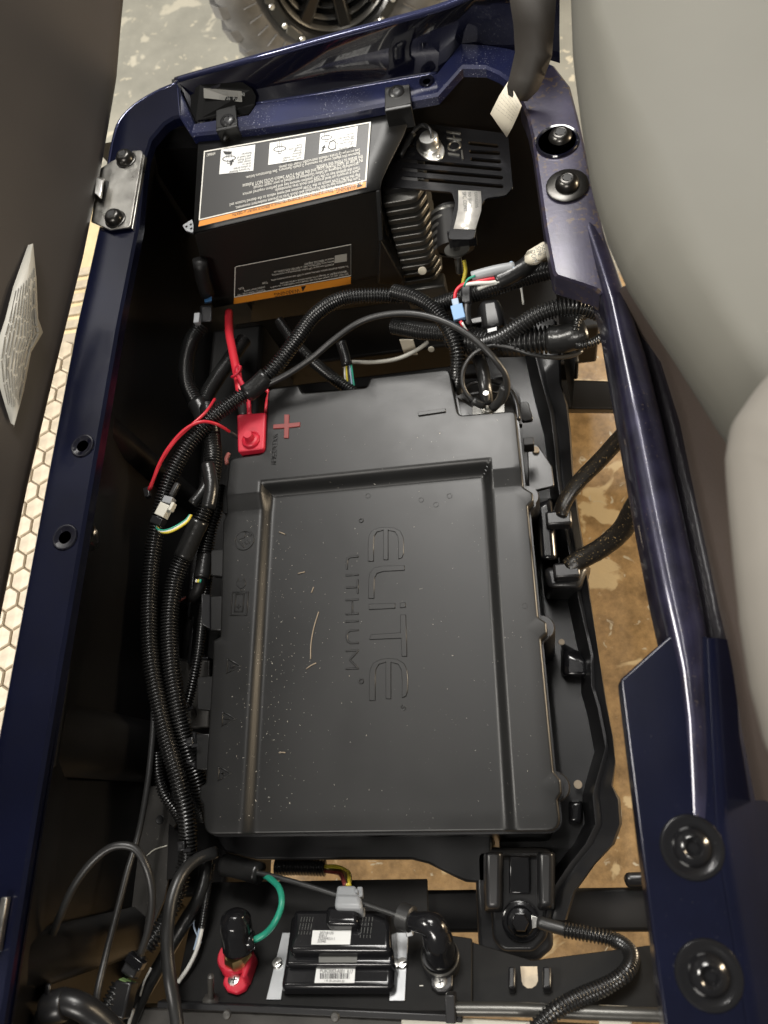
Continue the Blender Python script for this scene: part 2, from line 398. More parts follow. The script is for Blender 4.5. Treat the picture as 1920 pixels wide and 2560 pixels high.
# cart floor with hexagon mat, seen between seat base and rail
MZ = -.12
fm = thing('floor_mat', 'tan rubber floor mat with raised hexagons beside the navy rail', 'floor mat', (-.55, .3, MZ-.03))
box('floor_board', (-.56, .36, MZ-.016), (.34, 1.0, .02), M_['tanflat'], fm, bevel=.003)
box('mat_backing', (-.555, .06, MZ-.003), (.30, .93, .006), M_['matdark'], fm)
hx = .0185
hv = [(hx*math.cos(math.pi/6+k*math.pi/3), hx*math.sin(math.pi/6+k*math.pi/3)) for k in range(6)]
hm = bpy.data.meshes.new('hexagon'); s_ = .94; s2 = .84
hm.from_pydata([(a*s_, b*s_, 0) for a, b in hv]+[(a*s_, b*s_, .003) for a, b in hv]+[(a*s2, b*s2, .0048) for a, b in hv]+[(0, 0, .0042)], [],
               [(k, (k+1) % 6, 6+(k+1) % 6, 6+k) for k in range(6)]+[(6+k, 6+(k+1) % 6, 12+(k+1) % 6, 12+k) for k in range(6)]+[(12+k, 12+(k+1) % 6, 18) for k in range(6)])
hm.materials.append(M_['tan'])
dy = hx*1.5; dx = hx*math.sqrt(3)
for r in range(-3, 24):
    for c_ in range(-3, 3):
        x = -.535+c_*dx+(dx/2 if r % 2 else 0); y = r*dy-.12
        if x < -.63 or x > -.455 or y > .515: continue
        mobj('hexagon', hm, M_['tan'], fm, M=Matrix.Translation((x, y, MZ)))
for k in range(5):
    box('rib', (-.53, .545+k*.027, MZ-.004), (.19, .016, .008), M_['tan'], fm, bevel=.002)

# wheel of the next cart
wc = Vector((-.14, 1.495, FZ+.262)); wax = Vector((.16, -1, .0)).normalized()
wh = thing('wheel', 'knobbly off road tyre on gloss black wheel standing on the concrete', 'wheel', (wc.x, wc.y, FZ))
Rw = .262
lathe('tyre', wc, wax, [(.15, -.10), (.165, -.105), (.20, -.115), (.235, -.108), (.25, -.09), (.254, 0), (.25, .09), (.238, .105), (.205, .116), (.172, .108), (.155, .10), (.15, .095)], M_['tyre'], wh, 64)
lm = bpy.data.meshes.new('tread_lug')
def lug_me():
    p = [(.20, .113), (.245, .106), (.262, .085), (.262, .05), (.246, .05), (.235, .09), (.20, .105)]
    vs = []; 
    for s in (-1, 1):
        for r, z in p: vs.append((r, s*.0115*(1.25 if r > .24 else .8)*r/.25, z))
    n = len(p); fs = [tuple(range(n)), tuple(range(n, 2*n))[::-1]]+[(i, (i+1) % n, n+(i+1) % n, n+i) for i in range(n)]
    return vs, fs
lv, lf = lug_me(); lm.from_pydata([tuple(v) for v in lv], [], lf); lm.materials.append(M_['tyre'])
wb = basis(wc, wax)
for k in range(28):
    o = mobj('tread_lug', lm, M_['tyre'], wh, M=wb @ Matrix.Rotation(2*math.pi*k/28, 4, 'Z'))
for k in range(40):   # fine sidewall ribs
    a = 2*math.pi*k/40; m2 = wb @ Matrix.Rotation(a, 4, 'Z')
    if k == 0:
        rm = bpy.data.meshes.new('sidewall_rib'); rm.from_pydata([(.165, -.0012, .107), (.195, -.0012, .1145), (.195, .0012, .1145), (.165, .0012, .107), (.165, 0, .1105), (.195, 0, .1175)], [], [(0, 1, 5, 4), (3, 4, 5, 2), (0, 4, 3), (1, 2, 5)]); rm.materials.append(M_['tyre'])
    mobj('sidewall_rib', rm, M_['tyre'], wh, M=m2)
rim = lathe('rim', wc, wax, [(.152, .09), (.152, .104), (.140, .108), (.128, .104), (.122, .085), (.112, .06), (.104, .03), (.05, .02), (.02, .03), (0, .03)], M_['rim'], wh, 64)
lathe('beadlock_ring', wc, wax, [(.124, .1062), (.129, .112), (.146, .112), (.150, .106)], M_['rim'], wh, 64)
for rr0, zz0 in ((.119, .092), (.108, .070), (.094, .052)):
    lathe('rim_lip', wc, wax, [(rr0-.005, zz0-.008), (rr0-.003, zz0), (rr0, zz0+.003), (rr0+.003, zz0), (rr0+.005, zz0-.008)], M_['fin'], wh, 64)
for k in range(8):
    a = 2*math.pi*k/8; m2 = wb @ Matrix.Rotation(a, 4, 'Z')
    vs = [m2 @ Vector(v) for v in ((.02, -.012, .05), (.118, -.020, .075), (.118, .020, .075), (.02, .012, .05), (.02, -.010, .062), (.118, -.013, .092), (.118, .013, .092), (.02, .010, .062))]
    mesh('spoke', vs, [(3, 2, 1, 0), (4, 5, 6, 7), (0, 1, 5, 4), (1, 2, 6, 5), (2, 3, 7, 6), (3, 0, 4, 7)], M_['rim'], wh, bevel=.003)
lathe('hub', wc, wax, [(.05, .02), (.048, .05), (.04, .062), (0, .064)], M_['fin'], wh, 32)
bv, bf = lathe_data([(.0062, 0), (.0062, .003), (.0045, .0055), (0, .006)], 10)
bmx = bpy.data.meshes.new('rim_bolt'); bmx.from_pydata(bv, [], bf); bmx.materials.append(M_['bright'])
for k in range(18):
    mobj('rim_bolt', bmx, M_['bright'], wh, M=wb @ Matrix.Rotation(2*math.pi*k/18+.1, 4, 'Z') @ Matrix.Translation((.1375, 0, .112)))
for k in range(9):
    m2 = wb @ Matrix.Rotation(2*math.pi*k/9+.28, 4, 'Z')
    vs = [m2 @ Vector(v) for v in ((.127, -.016, .111), (.131, -.02, .111), (.147, -.014, .111), (.147, .014, .111), (.131, .02, .111), (.127, .016, .111))]
    vs += [v+wax*.004 for v in vs]
    mesh('ring_lug', vs, [tuple(range(6)), tuple(range(6, 12))]+[(i, (i+1) % 6, 6+(i+1) % 6, 6+i) for i in range(6)], M_['fin'], wh, bevel=.0012)

# ------------------------------------------------------------------ body shell
RZ = .15
body = thing('body_shell', 'navy painted seat frame surrounding the open battery bay', 'seat frame', (0, .1, -.3))
pairs = [((-.318, -.46), (-.264, -.46), RZ), ((-.316, -.2), (-.263, -.2), RZ), ((-.314, .1), (-.259, .1), RZ), ((-.312, .3), (-.256, .3), RZ)]
def pr(a, b, z, z2=None):
    A = P(*a, z); B = P(*b, z if z2 is None else z2); return (A, B)
rowsL = [(Vector((*a, z)), Vector((*b, z))) for a, b, z in pairs]
rowsL += [pr((246, 560), (346, 560), RZ), pr((262, 450), (356, 450), RZ), pr((280, 350), (363, 390), RZ), pr((296, 302), (377, 347), RZ), pr((333, 262), (410, 308), RZ), pr((392, 226), (434, 293), RZ), pr((440, 206), (447, 291), RZ)]
def flange(rows, dn=.014, mid=True):
    out = []
    for a, b in rows:
        c = (a+b)/2
        n = (b-a).normalized()*.003
        out.append([a-Vector((0, 0, dn)), a-Vector((0, 0, .003)), a+n, c, b-n, b-Vector((0, 0, .003)), b-Vector((0, 0, dn))])
    return out
rowsL.append(pr((452, 220), (452, 297), RZ-.002))
quadstrip('left_rail', flange(rowsL), M_['navy'], body, sangle=.35)
def dense(rows, n=5):
    out = []
    for i in range(len(rows)-1):
        for k in range(n):
            t = k/n; out.append((rows[i][0].lerp(rows[i+1][0], t), rows[i][1].lerp(rows[i+1][1], t)))
    out.append(rows[-1]); return out
LZ = .135
rowsF = [pr((442, 207), (448, 291), RZ), pr((486, 306), (478, 337), LZ), pr((560, 294), (560, 328), LZ), pr((624, 284), (610, 320), LZ), pr((641, 258), (640, 316), LZ), pr((820, 229), (820, 288), LZ), pr((1000, 197), (1000, 254), LZ), pr((1092, 181), (1094, 236), LZ), pr((1152, 106), (1156, 166), RZ+.003)]
quadstrip('back_ledge', flange(rowsF), M_['navydust'], body, sangle=.35)
rowsC = [pr((1152, 106), (1156, 166), RZ+.003), pr((1215, 109), (1215, 167), RZ), pr((1268, 117), (1248, 182), RZ), pr((1318, 130), (1274, 202), RZ), pr((1385, 160), (1300, 246), RZ), pr((1425, 212), (1318, 290), RZ), pr((1448, 300), (1330, 342), RZ), pr((1475, 420), (1345, 450), RZ), pr((1505, 560), (1362, 570), RZ), pr((1530, 655), (1382, 678), RZ), pr((1534, 668), (1388, 687), RZ), pr((1545, 698), (1440, 703), RZ), pr((1556, 722), (1484, 718), RZ), pr((1562, 740), (1500, 732), RZ)]
quadstrip('right_rail', flange(rowsC[:5]), M_['navydust'], body, sangle=.35)
quadstrip('right_rail', flange(rowsC[4:], .03), M_['navyscufflit'], body, sangle=.35)
# wedge below the wide rail and the rounded narrow rail
def tube_rail(ins, outs, mat_):
    rows = []
    for a, b in zip(ins, outs):
        A = P(*a[:2], RZ-.002); B = P(*b, RZ-.003); k = a[2] if len(a) > 2 else 1; prof = [(0, -.055), (0, -.004), (.05, .002), (.16, .0065), (.32, .0080), (.5, .0078), (.66, .0062), (.82, .0035), (.94, -.001), (1, -.012), (1.03, -.06)]
        rows.append([A.lerp(B, t)+Vector((0, 0, z_*k if z_ > 0 else (z_ if k == 1 else min(z_, -.004)))) for t, z_ in prof])
    R2 = []
    for i in range(len(rows)-1):
        for k in range(4): R2.append([p.lerp(q, k/4) for p, q in zip(rows[i], rows[i+1])])
    R2.append(rows[-1])
    return quadstrip('side_rail', R2, mat_, body, sangle=1.2)
tube_rail([(1440, 480, .05), (1462, 580, .35), (1488, 680, .75), (1509, 760), (1533, 900), (1563, 1060), (1603, 1280), (1643, 1480), (1668, 1590), (1690, 1680, .9), (1706, 1800, .8), (1716, 1950, .6), (1724, 2080, .42), (1731, 2200, .3)],
          [(1484, 478), (1514, 578), (1550, 678), (1576, 760), (1624, 900), (1664, 1060), (1713, 1280), (1755, 1480), (1776, 1590), (1776, 1680), (1782, 1800), (1790, 1950), (1797, 2080), (1806, 2200)], M_['navyflakelit'])
pp = Q((1672, 1590, RZ), (1552, 1698, RZ), (1553, 1715, RZ), (1600, 2100, RZ), (1668, 2620, RZ), (1880, 2620, RZ), (1795, 2100, RZ), (1770, 1590, RZ))
prism('side_panel', pp, RZ-.03, RZ+.001, M_['navy'], body, r=[.004, .002, .001, 0, 0, 0, 0, 0], bevel=.004, seg=3)
e1 = Q((1770, 1596, RZ), (1795, 2100, RZ), (1880, 2620, RZ)); sl = [[p+Vector((-.001, 0, .001)), p+Vector((.004, 0, .0016)), p+Vector((.009, 0, -.0015)), p+Vector((.030, 0, -.022)), p+Vector((.07, 0, -.05)), p+Vector((.2, 0, -.12))] for p in e1]
quadstrip('outer_slope', sl, M_['navy'], body, sangle=1.2)
# dark gloss trim strip right of the rounded rail
tr = Q((1565, 742, .15), (1640, 850, .15), (1688, 1000, .15), (1735, 1220, .15), (1790, 1500, .15), (1830, 1640, .15), (1900, 1960, .15), (1900, 1700, .15), (1845, 1480, .17), (1780, 1200, .17), (1725, 1000, .17), (1660, 850, .17))
trl = Q((1556, 742, .134), (1602, 860, .134), (1644, 1000, .134), (1696, 1220, .134), (1752, 1500, .134), (1774, 1640, .134))
trr = Q((1580, 742, .137), (1665, 880, .137), (1712, 1040, .137), (1752, 1240, .137), (1812, 1500, .137), (1850, 1650, .137))
quadstrip('gloss_trim', [[a+Vector((-.022, 0, -.012)), a, a.lerp(b, .3)+Vector((0, 0, .004)), a.lerp(b, .75)+Vector((0, 0, .003)), b, b-Vector((0, 0, .03))] for a, b in zip(trl, trr)], M_['trim'], body, sangle=1.2)
# back wall above the ledge, its ridge, and the pocket
bk = []
for i, (pb, prg, zb, zr) in enumerate((((455, 226), (440, 205), .148, .150), ((490, 300), (500, 188), LZ, .160), ((640, 258), (640, 150), LZ, .178), ((820, 229), (820, 100), LZ, .192), ((1000, 197), (1000, 52), LZ, .206), ((1092, 181), (1110, 20), LZ, .215), ((1160, 108), (1190, -12), .15, .225), ((1300, 120), (1310, -60), .15, .245), ((1400, 150), (1400, -110), .15, .26))):
    a = P(*pb, zb); b = P(*prg, zr)
    a = a+Vector((0, .0, -.004))
    bk.append([a, a.lerp(b, .30)+Vector((0, .006, 0)), a.lerp(b, .48)+Vector((0, .004, .003)), a.lerp(b, .9), b, b+Vector((0, .006, .001)), b+Vector((0, .02, -.012)), b+Vector((0, .03, -.12))])
quadstrip('back_wall', bk, M_['navygloss'], body, sangle=.5)
sweep('ridge_highlight', spline([r_[4]+Vector((0, .003, .0)) for r_ in bk], .01), .0042, M_['navyhighlight'], body, 10)  # added tube draws the highlight line along the ridge
sweep('ledge_highlight', spline([a+Vector((0, 0, -.001)) for a, b in rowsF[4:8]], .01), .0022, M_['navyhighlight'], body, 8)  # added tube for the bright light line on the ledge's back edge
sweep('rim_highlight', spline([a+Vector((.001, 0, -.002)) for a, b in rowsL[5:-1]], .008), .0026, M_['navyhighlight'], body, 8)  # added tube for the highlight round the outer left corner
sk = [[a, a+Vector((-.004, .004, -.02)), a+Vector((-.006, .006, -.16))] for a, b in rowsL]
# pocket between ridge and ledge, lying on the back wall
def PWall(px, py, off):
    xs_ = [455, 490, 640, 820, 1000, 1092]; yb_ = [226, 300, 258, 229, 197, 181]; yr_ = [205, 190, 150, 100, 52, 24]; zr_ = [.150, .160, .178, .192, .206, .213]
    k = max(i for i in range(5) if px >= xs_[i] or i == 0); t = (px-xs_[k])/(xs_[k+1]-xs_[k])
    l = lambda A: A[k]+(A[k+1]-A[k])*t
    q = (l(yb_)-py)/(l(yb_)-l(yr_)); p = P(px, py, LZ+(l(zr_)-LZ)*q); return p+(CAM-p).normalized()*off
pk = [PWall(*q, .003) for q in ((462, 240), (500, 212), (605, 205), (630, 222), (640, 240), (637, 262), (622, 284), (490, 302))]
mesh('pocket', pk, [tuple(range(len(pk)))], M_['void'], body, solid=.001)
s4 = [PWall(*q, .0055) for q in ((509, 220), (604, 228), (605, 255), (510, 245))]
st = mesh('sticker', s4, [(0, 1, 2, 3)], M_['dulllabel'], body, solid=.0005)
u = (s4[1]-s4[0]).normalized(); v = (s4[0]-s4[3]).normalized(); nn = u.cross(v)
text_mesh('print', [('2049 0741 040', .006, s4[0]+u*.022-v*.006+nn*.0014, u, v), ('Lot 26  Pos 2', .006, s4[0]+u*.022-v*.012+nn*.0014, u, v)], M_['inkgrey'], st)
# holes in rails: dimples with a dark bore
def dimple(px, py, r, z=RZ, name='dimple', m='navygloss'):
    c = P(px, py, z+.0022)
    d = lathe(name, c, (0, 0, 1), [(r*1.12, -.0016), (r*1.06, -.0004), (r, -.0002), (r*.9, -.0005), (r*.72, -.0012), (r*.55, -.0016)], M_[m], body, 24)
    lathe('bore', c+Vector((0, 0, -.0004)), (0, 0, 1), [(r*.56, -.0012), (0, -.0012)], M_['ink'], d, 20)
dimple(204, 1113, .012); dimple(160, 1342, .0125)
dimple(1066, 200, .0085, LZ)
bx = P(103, 1480, RZ)
lathe('screw_boss', P(214, 1340, RZ-.03), (1, .1, .2), [(.017, 0), (.017, .004), (.012, .007), (.005, .004), (0, .004)], M_['gloss'], body, 20)
def dome_bolt(px, py, z, r, parent, washer=1.7, socket='torx', n=(0, 0, 1), m='bolt', wm='bolt', wt=.0016):
    c = P(px, py, z); n = Vector(n)
    b = lathe('bolt', c, n, [(r*1.0, 0), (r, r*.25), (r*.92, r*.55), (r*.72, r*.82), (r*.46, r*.92), (r*.40, r*.90), (r*.34, r*.35), (0, r*.35)], M_[m], parent, 24)
    s = []
    for k in range(12):
        a = math.pi*k/6; q = r*(.46 if k % 2 == 0 else .34); s.append((q*math.cos(a), q*math.sin(a)))
    if washer: lathe('washer', c, n, [(r*washer, 0), (r*washer, wt*.6), (r*washer*.93, wt), (r*.9, wt)], M_[wm], b, 28)
    mm = basis(c+n.normalized()*(r*.905), n)
    mesh('socket', [mm @ Vector((x, y, 0)) for x, y in s], [tuple(range(12))], M_['ink'], b)
    return b
dome_bolt(1401, 352, RZ-.004, .0135, body, 0); dome_bolt(1418, 464, RZ+.002, .0125, body, 1.75)
lathe('bolt_recess', P(1393, 352, RZ+.0018), (0, 0, 1), [(.0235, 0), (.0225, .0012), (.0205, .0008), (.0195, -.0008)], M_['navygloss'], body, 28)
lathe('recess_floor', P(1393, 352, RZ+.0018), (0, 0, 1), [(.0197, 0), (0, 0)], M_['matte'], body, 28)
for (px, py) in ((1730, 2118), (1772, 2438)):
    c = P(px, py, RZ+.001)
    lathe('bolt_dimple', c, (0, 0, 1), [(r_*.84, z_) for r_, z_ in ((.0265, 0), (.0255, .0014), (.0235, .0018), (.021, .0010), (.0165, .0006), (.0155, .0022), (.0125, .0060), (.0085, .0075), (.006, .0060), (.0045, .003), (0, .003))], M_['gloss'], body, 32)
# left rail small details
for (px, py, l) in ((296, 780, .05), (140, 1790, .09)):
    c = P(px, py, RZ-.012); box('edge_clip', c, (.005, l, .016), M_['plastic'], body, bevel=.001)
# inner liner walls
WX = -.290
lw = []
for y in [-.5+i*.08 for i in range(14)]+[.60, .66]:
    lw.append([Vector((-.262, y, RZ-.010)), Vector((-.268, y, RZ-.022)), Vector((WX+.006*math.sin(y*9), y, .06)), Vector((WX+.004*math.sin(y*7+1), y, -.05)), Vector((WX+.012, y, -.26))])
quadstrip('left_liner', lw, M_['liner'], body, sangle=1.4)
fw = []
for x in [-.35+i*.06 for i in range(11)]:
    fw.append([Vector((x, .622, .131)), Vector((x, .632, .08)), Vector((x, .636, -.1)), Vector((x, .632, -.3))])
quadstrip('back_liner', fw, M_['liner'], body, sangle=1.4)
rw = []
for (a, z) in (((1345, 300), RZ), ((1360, 450), RZ), ((1378, 570), RZ), ((1396, 675), RZ)):
    p = P(*a, z-.01); rw.append([p+Vector((.02, .0, .004)), p+Vector((.022, 0, -.08)), p+Vector((.02, 0, -.3))])
quadstrip('right_liner', rw, M_['liner'], body, sangle=1.4)
mesh('corner_fill', Q((430, 200, .138), (505, 185, .138), (530, 325, .118), (440, 310, .118)), [(0, 1, 2, 3)], M_['liner'], body, solid=.002)  # added dark patch closing the see-through gap behind the fold
mesh('corner_fill', Q((395, 290, .112), (510, 318, .112), (515, 372, .108), (400, 372, .108)), [(0, 1, 2, 3)], M_['liner'], body, solid=.002)  # second added dark patch, under the rail's inner corner
# moulded ribs on the left liner
for y0, wd in ((-.14, .035), (.20, .02), (-.33, .025)):
    quadstrip('liner_rib', [[Vector((WX+.002, y0-wd, zz)), Vector((WX+.016, y0-wd*.6, zz-.004)), Vector((WX+.017, y0+wd*.6, zz-.004)), Vector((WX+.002, y0+wd, zz))] for zz in (.118, .08, .03, -.03, -.10, -.18)], M_['liner'], body, sangle=1.2)

# ------------------------------------------------------------------ hinge bracket
hb = thing('hinge_bracket', 'bright folded steel hinge bracket bolted on the navy rail corner', 'hinge', P(290, 480, RZ+.003))
z = RZ+.0062
hp = [(354, 375), (356, 384), (326, 566), (274, 574), (227, 554), (233, 515), (237, 446), (252, 420), (280, 402), (334, 376)]
prism('plate', Q(*[(a, b, z) for a, b in hp]), z-.003, z, M_['steel'], hb, r=.004, bevel=.0008)
hp2 = [(358, 384), (362, 388), (331, 572), (325, 566)]
prism('turned_edge', Q(*[(a, b, z-.003) for a, b in hp2]), z-.009, z-.0032, M_['steel'], hb, bevel=.0006)
for (a, b) in ((316, 400), (289, 549)):
    dome_bolt(a, b, z, .0118, hb, 1.12)
arm = Q((236, 505, z+.002), (239, 430, z+.004), (246, 375, z+.007), (258, 310, z+.010))
quadstrip('arm', [[p, p+Vector((-.001, 0, .006)), p+Vector((-.002, 0, .013))] for p in arm], M_['steel'], hb, solid=.003, sangle=.8)
tg = [P(248, 442, z+.002), P(262, 446, z+.002), P(256, 498, z+.002), P(238, 486, z+.002)]
tgt = [P(240, 442, z+.013), P(258, 450, z+.013), P(250, 496, z+.013), P(236, 482, z+.013)]
hexa('tongue', tg, tgt, M_['bright'], hb, bevel=.001)
prism('slot', Q((264, 450, z), (273, 455, z), (262, 503, z), (256, 503, z)), z+.0003, z+.0006, M_['ink'], hb, r=.002)

# ------------------------------------------------------------------ seat base tipped up on the left
sb = thing('folded_seat', 'dark taupe underside of the tipped up seat left of the rail', 'seat', (-.40, .3, .17))
rowsS = []
ed = [(-.325, -.30), (-.326, -.02), (-.324, .109), (-.317, .253), (-.308, .406), (-.3055, .53), (-.306, .62), (-.307, .70), (-.315, .80), (-.322, .90), (-.33, 1.3)]
for x, y in ed:
    rowsS.append([Vector((x-.10, y, .10)), Vector((x-.02, y, .148)), Vector((x-.006, y, .155)), Vector((x, y, .163)), Vector((x+.001, y, .172)), Vector((x-.004, y, .183)), Vector((x-.014, y, .215)), Vector((x-.045, y, .33)), Vector((x-.11, y, .58)), Vector((x-.20, y, .60)), Vector((x-.22, y, .50))])
quadstrip('cushion_underside', rowsS, M_['base'], sb, sangle=1.5)
# curled paper sticker hanging on it
def on_seat(px, py, off=.004):
    best = None
    lo, hi = .17, .60
    for i in range(60):
        zz = lo+(hi-lo)*i/59; p = P(px, py, zz); y = p.y
        ex = -.31
        for (x0, y0), (x1, y1) in zip(ed, ed[1:]):
            if y0 <= y <= y1: ex = x0+(x1-x0)*(y-y0)/(y1-y0)
        pf = [(.163, 0), (.183, -.004), (.215, -.014), (.33, -.045), (.58, -.11), (.7, -.14)]
        for (za, xa), (zb, xb) in zip(pf, pf[1:]):
            if za <= zz <= zb: ex += xa+(xb-xa)*(zz-za)/(zb-za)
        d = abs(p.x-ex)
        if best is None or d < best[0]: best = (d, p)
    return best[1]+Vector((off, 0, 0))
L0 = [(62, 612, .010), (66, 700, .012), (66, 800, .014), (74, 836, .016), (52, 885, .012), (38, 980, .010), (17, 1070, .008)]
L1 = [(58, 615, .006), (20, 720, .006), (0, 800, .006), (-20, 860, .006), (-25, 930, .006), (-5, 1000, .006), (14, 1060, .006)]
ps = [[on_seat(*a), on_seat(*a).lerp(on_seat(*b), .5)+Vector((.002, 0, 0)), on_seat(*b)] for a, b in zip(L0, L1)]
stk = quadstrip('paper_sticker', ps, M_['greylabel'], sb, solid=.0006, sangle=1.5)
def on_paper(s, t):
    k = min(int(s), len(ps)-2); f = s-k
    g = lambda r_: r_[0].lerp(r_[1], t*2) if t < .5 else r_[1].lerp(r_[2], t*2-1)
    return g(ps[k]).lerp(g(ps[k+1]), f)+Vector((.0012, 0, .0006))
pv = []; pf_ = []
for k in range(10):
    t0 = .10+k*.085; s0 = .7+.05*k; hgt = .03 if k else .06
    while s0 < 5.2:
        l = random.uniform(.25, 1.1); b = len(pv)
        pv += [on_paper(s0, t0), on_paper(min(5.4, s0+l), t0), on_paper(min(5.4, s0+l), t0+hgt), on_paper(s0, t0+hgt)]; pf_.append((b, b+1, b+2, b+3)); s0 += l+.07
pt_ = mesh('print', pv, pf_, M_['inkgrey'], stk); pt_['kind'] = 'stuff'

# ------------------------------------------------------------------ seat back on the right
def cushion(name, pts, z0, z1, m, parent, r=.03):
    p = round_poly([P(a, b, z0) if len((a, b)) else 0 for a, b in pts], r, 5)
    rows = []
    for k in range(9):
        t = k/8; a = math.pi*t*.9+.1; ins = .060*(1-math.sin(a)**.8); zz = z0-(z1-z0)*.5+(z1-z0)*t
        c = sum((q for q in p), Vector((0, 0)))/len(p)
        rows.append([Vector((q.x, q.y, zz))+Vector(((c-q).normalized().x*ins, (c-q).normalized().y*ins, 0)) for q in p])
    vs = [v for r_ in rows for v in r_]; n = len(p)
    fs = [(i*n+j, i*n+(j+1) % n, (i+1)*n+(j+1) % n, (i+1)*n+j) for i in range(8) for j in range(n)]+[tuple(range(n)), tuple(range(8*n, 9*n))]
    return mesh(name, vs, fs, m, parent, smooth=True)
sbk = thing('bench_seat', 'grey green vinyl seat back cushion over the navy rail', 'seat', P(1700, 700, .2))
cushion('cushion', [(1420, -250), (1428, 20), (1432, 140), (1455, 330), (1478, 470), (1510, 580), (1566, 705), (1640, 815), (1720, 930), (1812, 1062), (1900, 1180), (2100, 1500), (2500, 1500), (2500, -300)], .27, .40, M_['seat'], sbk, .02)
sh = Q((1562, 735, .165), (1700, 900, .165), (1830, 1080, .165), (1900, 1500, .165), (1990, 2100, .165), (2300, 2100, .165), (2300, 700, .165))
shl = Q((1550, 725, .156), (1596, 790, .156), (1658, 880, .156), (1706, 1030, .156), (1748, 1230, .156), (1806, 1500, .156), (1844, 1660, .156), (1872, 1830, .156), (1905, 2000, .150))
sht = Q((1640, 700, .215), (1720, 800, .215), (1800, 900, .215), (1880, 1060, .215), (1960, 1240, .215), (2000, 1500, .215), (2050, 1700, .215), (2080, 1880, .215), (2100, 2060, .2))
quadstrip('back_shell', [[a-Vector((0, 0, .02)), a, a.lerp(b, .06)+Vector((0, 0, .004)), a.lerp(b, .5)+Vector((0, 0, .006)), b, b+Vector((.1, 0, .02))] for a, b in zip(shl, sht)], M_['shell'], sbk, sangle=1.4)
pc = thing('seat_cushion', 'pale blurred vinyl cushion edge in front of the dark brown seat shell', 'seat', P(1900, 1400, .3))
cushion('cushion', [(1960, 900), (1880, 985), (1825, 1065), (1812, 1150), (1822, 1290), (1834, 1420), (1850, 1560), (1880, 1720), (1925, 1880), (2040, 2060), (2500, 2100), (2500, 900)], .36, .46, M_['seatpale'], pc, .03)

# ------------------------------------------------------------------ strap
st0 = [[P(1262+dx_, -60, .25) for dx_ in (0, 48, 98)], None]
srows = [Q((1262, -80, .27), (1330, -80, .272), (1396, -80, .27)), Q((1284, 60, .225), (1335, 62, .226), (1386, 60, .225)), Q((1288, 130, .20), (1336, 134, .201), (1380, 140, .20)), Q((1275, 190, .18), (1320, 200, .183), (1362, 190, .18)), Q((1268, 215, .17), (1308, 232, .172), (1345, 225, .168)), Q((1272, 240, .160), (1295, 252, .162), (1318, 252, .157))]
strp = thing('strap', 'black woven strap hanging over the navy corner with a sewn tag', 'strap', srows[-1][1])
quadstrip('webbing', srows, M_['strap'], strp, solid=.0012, sangle=1.5)
tr_ = [Q((1270, 205, .165), (1302, 262, .160)), Q((1245, 245, .152), (1296, 290, .150)), Q((1226, 285, .142), (1283, 322, .138)), Q((1245, 312, .128), (1270, 342, .126))]
tr_ = [Q((1271, 203, .172), (1304, 264, .165)), Q((1248, 240, .155), (1294, 290, .150)), Q((1226, 284, .140), (1281, 318, .136)), Q((1250, 318, .125), (1267, 343, .124))]
tgm = quadstrip('care_tag', tr_, M_['cream'], strp, solid=.0005, sangle=1.5)
lines = []
for k in range(7):
    a = tr_[0][1].lerp(tr_[2][1], .12+k*.11); b = tr_[0][0].lerp(tr_[2][0], .12+k*.11); n = (b-a).cross(tr_[0][1]-tr_[2][1]).normalized()
    if n.z < 0: n = -n
    up_ = n.cross(a-b)
    lines.append(('-- --- ---- -- --- ---', .0042, b+(a-b)*.1+n*.0012, a-b, up_, 0, (a-b).length*.8))
text_mesh('print', lines, M_['inkgrey'], tgm)

# ------------------------------------------------------------------ battery
bat = thing('battery_pack', 'large black plastic battery pack with recessed embossed lid', 'battery', (0, 0, -.22))
Z0 = 0.0
ol = [(506, 2088), (503, 2012), (494, 1998), (494, 1966), (509, 1958), (528, 1640), (528, 1600), (546, 1590), (553, 1300), (562, 1282), (576, 1148), (664, 1136), (672, 976), (748, 966), (758, 986), (918, 972), (928, 948), (1125, 926), (1148, 1042), (1290, 1030), (1309, 1214), (1332, 1228), (1334, 1248), (1320, 1262), (1346, 1540), (1366, 1553), (1368, 1580), (1352, 1594), (1384, 1928), (1402, 1950), (1404, 1982), (1394, 1998), (1404, 2078)]
rr = [.013, .003, .002, .002, .003, .003, .002, .003, .002, .003, .009, .008, .007, .005, .005, .005, .005, .008, .007, .007, .003, .004, .004, .003, .003, .004, .004, .003, .003, .004, .004, .003, .015]
lid_o = round_poly(Q(*[(a, b, Z0-.004) for a, b in ol]), rr, 4)
def densify(poly, d):
    out = []
    for a, b in zip(poly, poly[1:]+poly[:1]):
        n = max(1, int((b-a).length/d))
        out += [a.lerp(b, k/n) for k in range(n)]
    return out
lid_o = densify(lid_o, .0035)
XL0 = P(640, 1431, -.008).x; XL1 = P(676, 1431, -.02).x; XR1 = P(1245, 1431, -.008).x; XR0 = P(1216, 1431, -.02).x
YS0 = P(610, 1277, -.009).y; YS1 = P(610, 1233, 0).y; YP0 = P(940, 1222, -.02).y; YP1 = P(940, 1172, 0).y
PD = -.018; SD = -.008
XRa = P(1222, 1431, -.02).x
def lid_h(x, y):
    base = SD*(1-min(1, max(0, (y-YS0)/(YS1-YS0))))
    m = min(sstep(XL0, XL1, x), 1-sstep(XRa-.001, XRa+.013, x), 1-sstep(YP0, YP1, y))
    return base+(PD-base)*m + .0006*math.sin(x*14)*math.sin(y*11)
fx = lambda a, b, n: [a+(b-a)*i/n for i in range(n+1)]
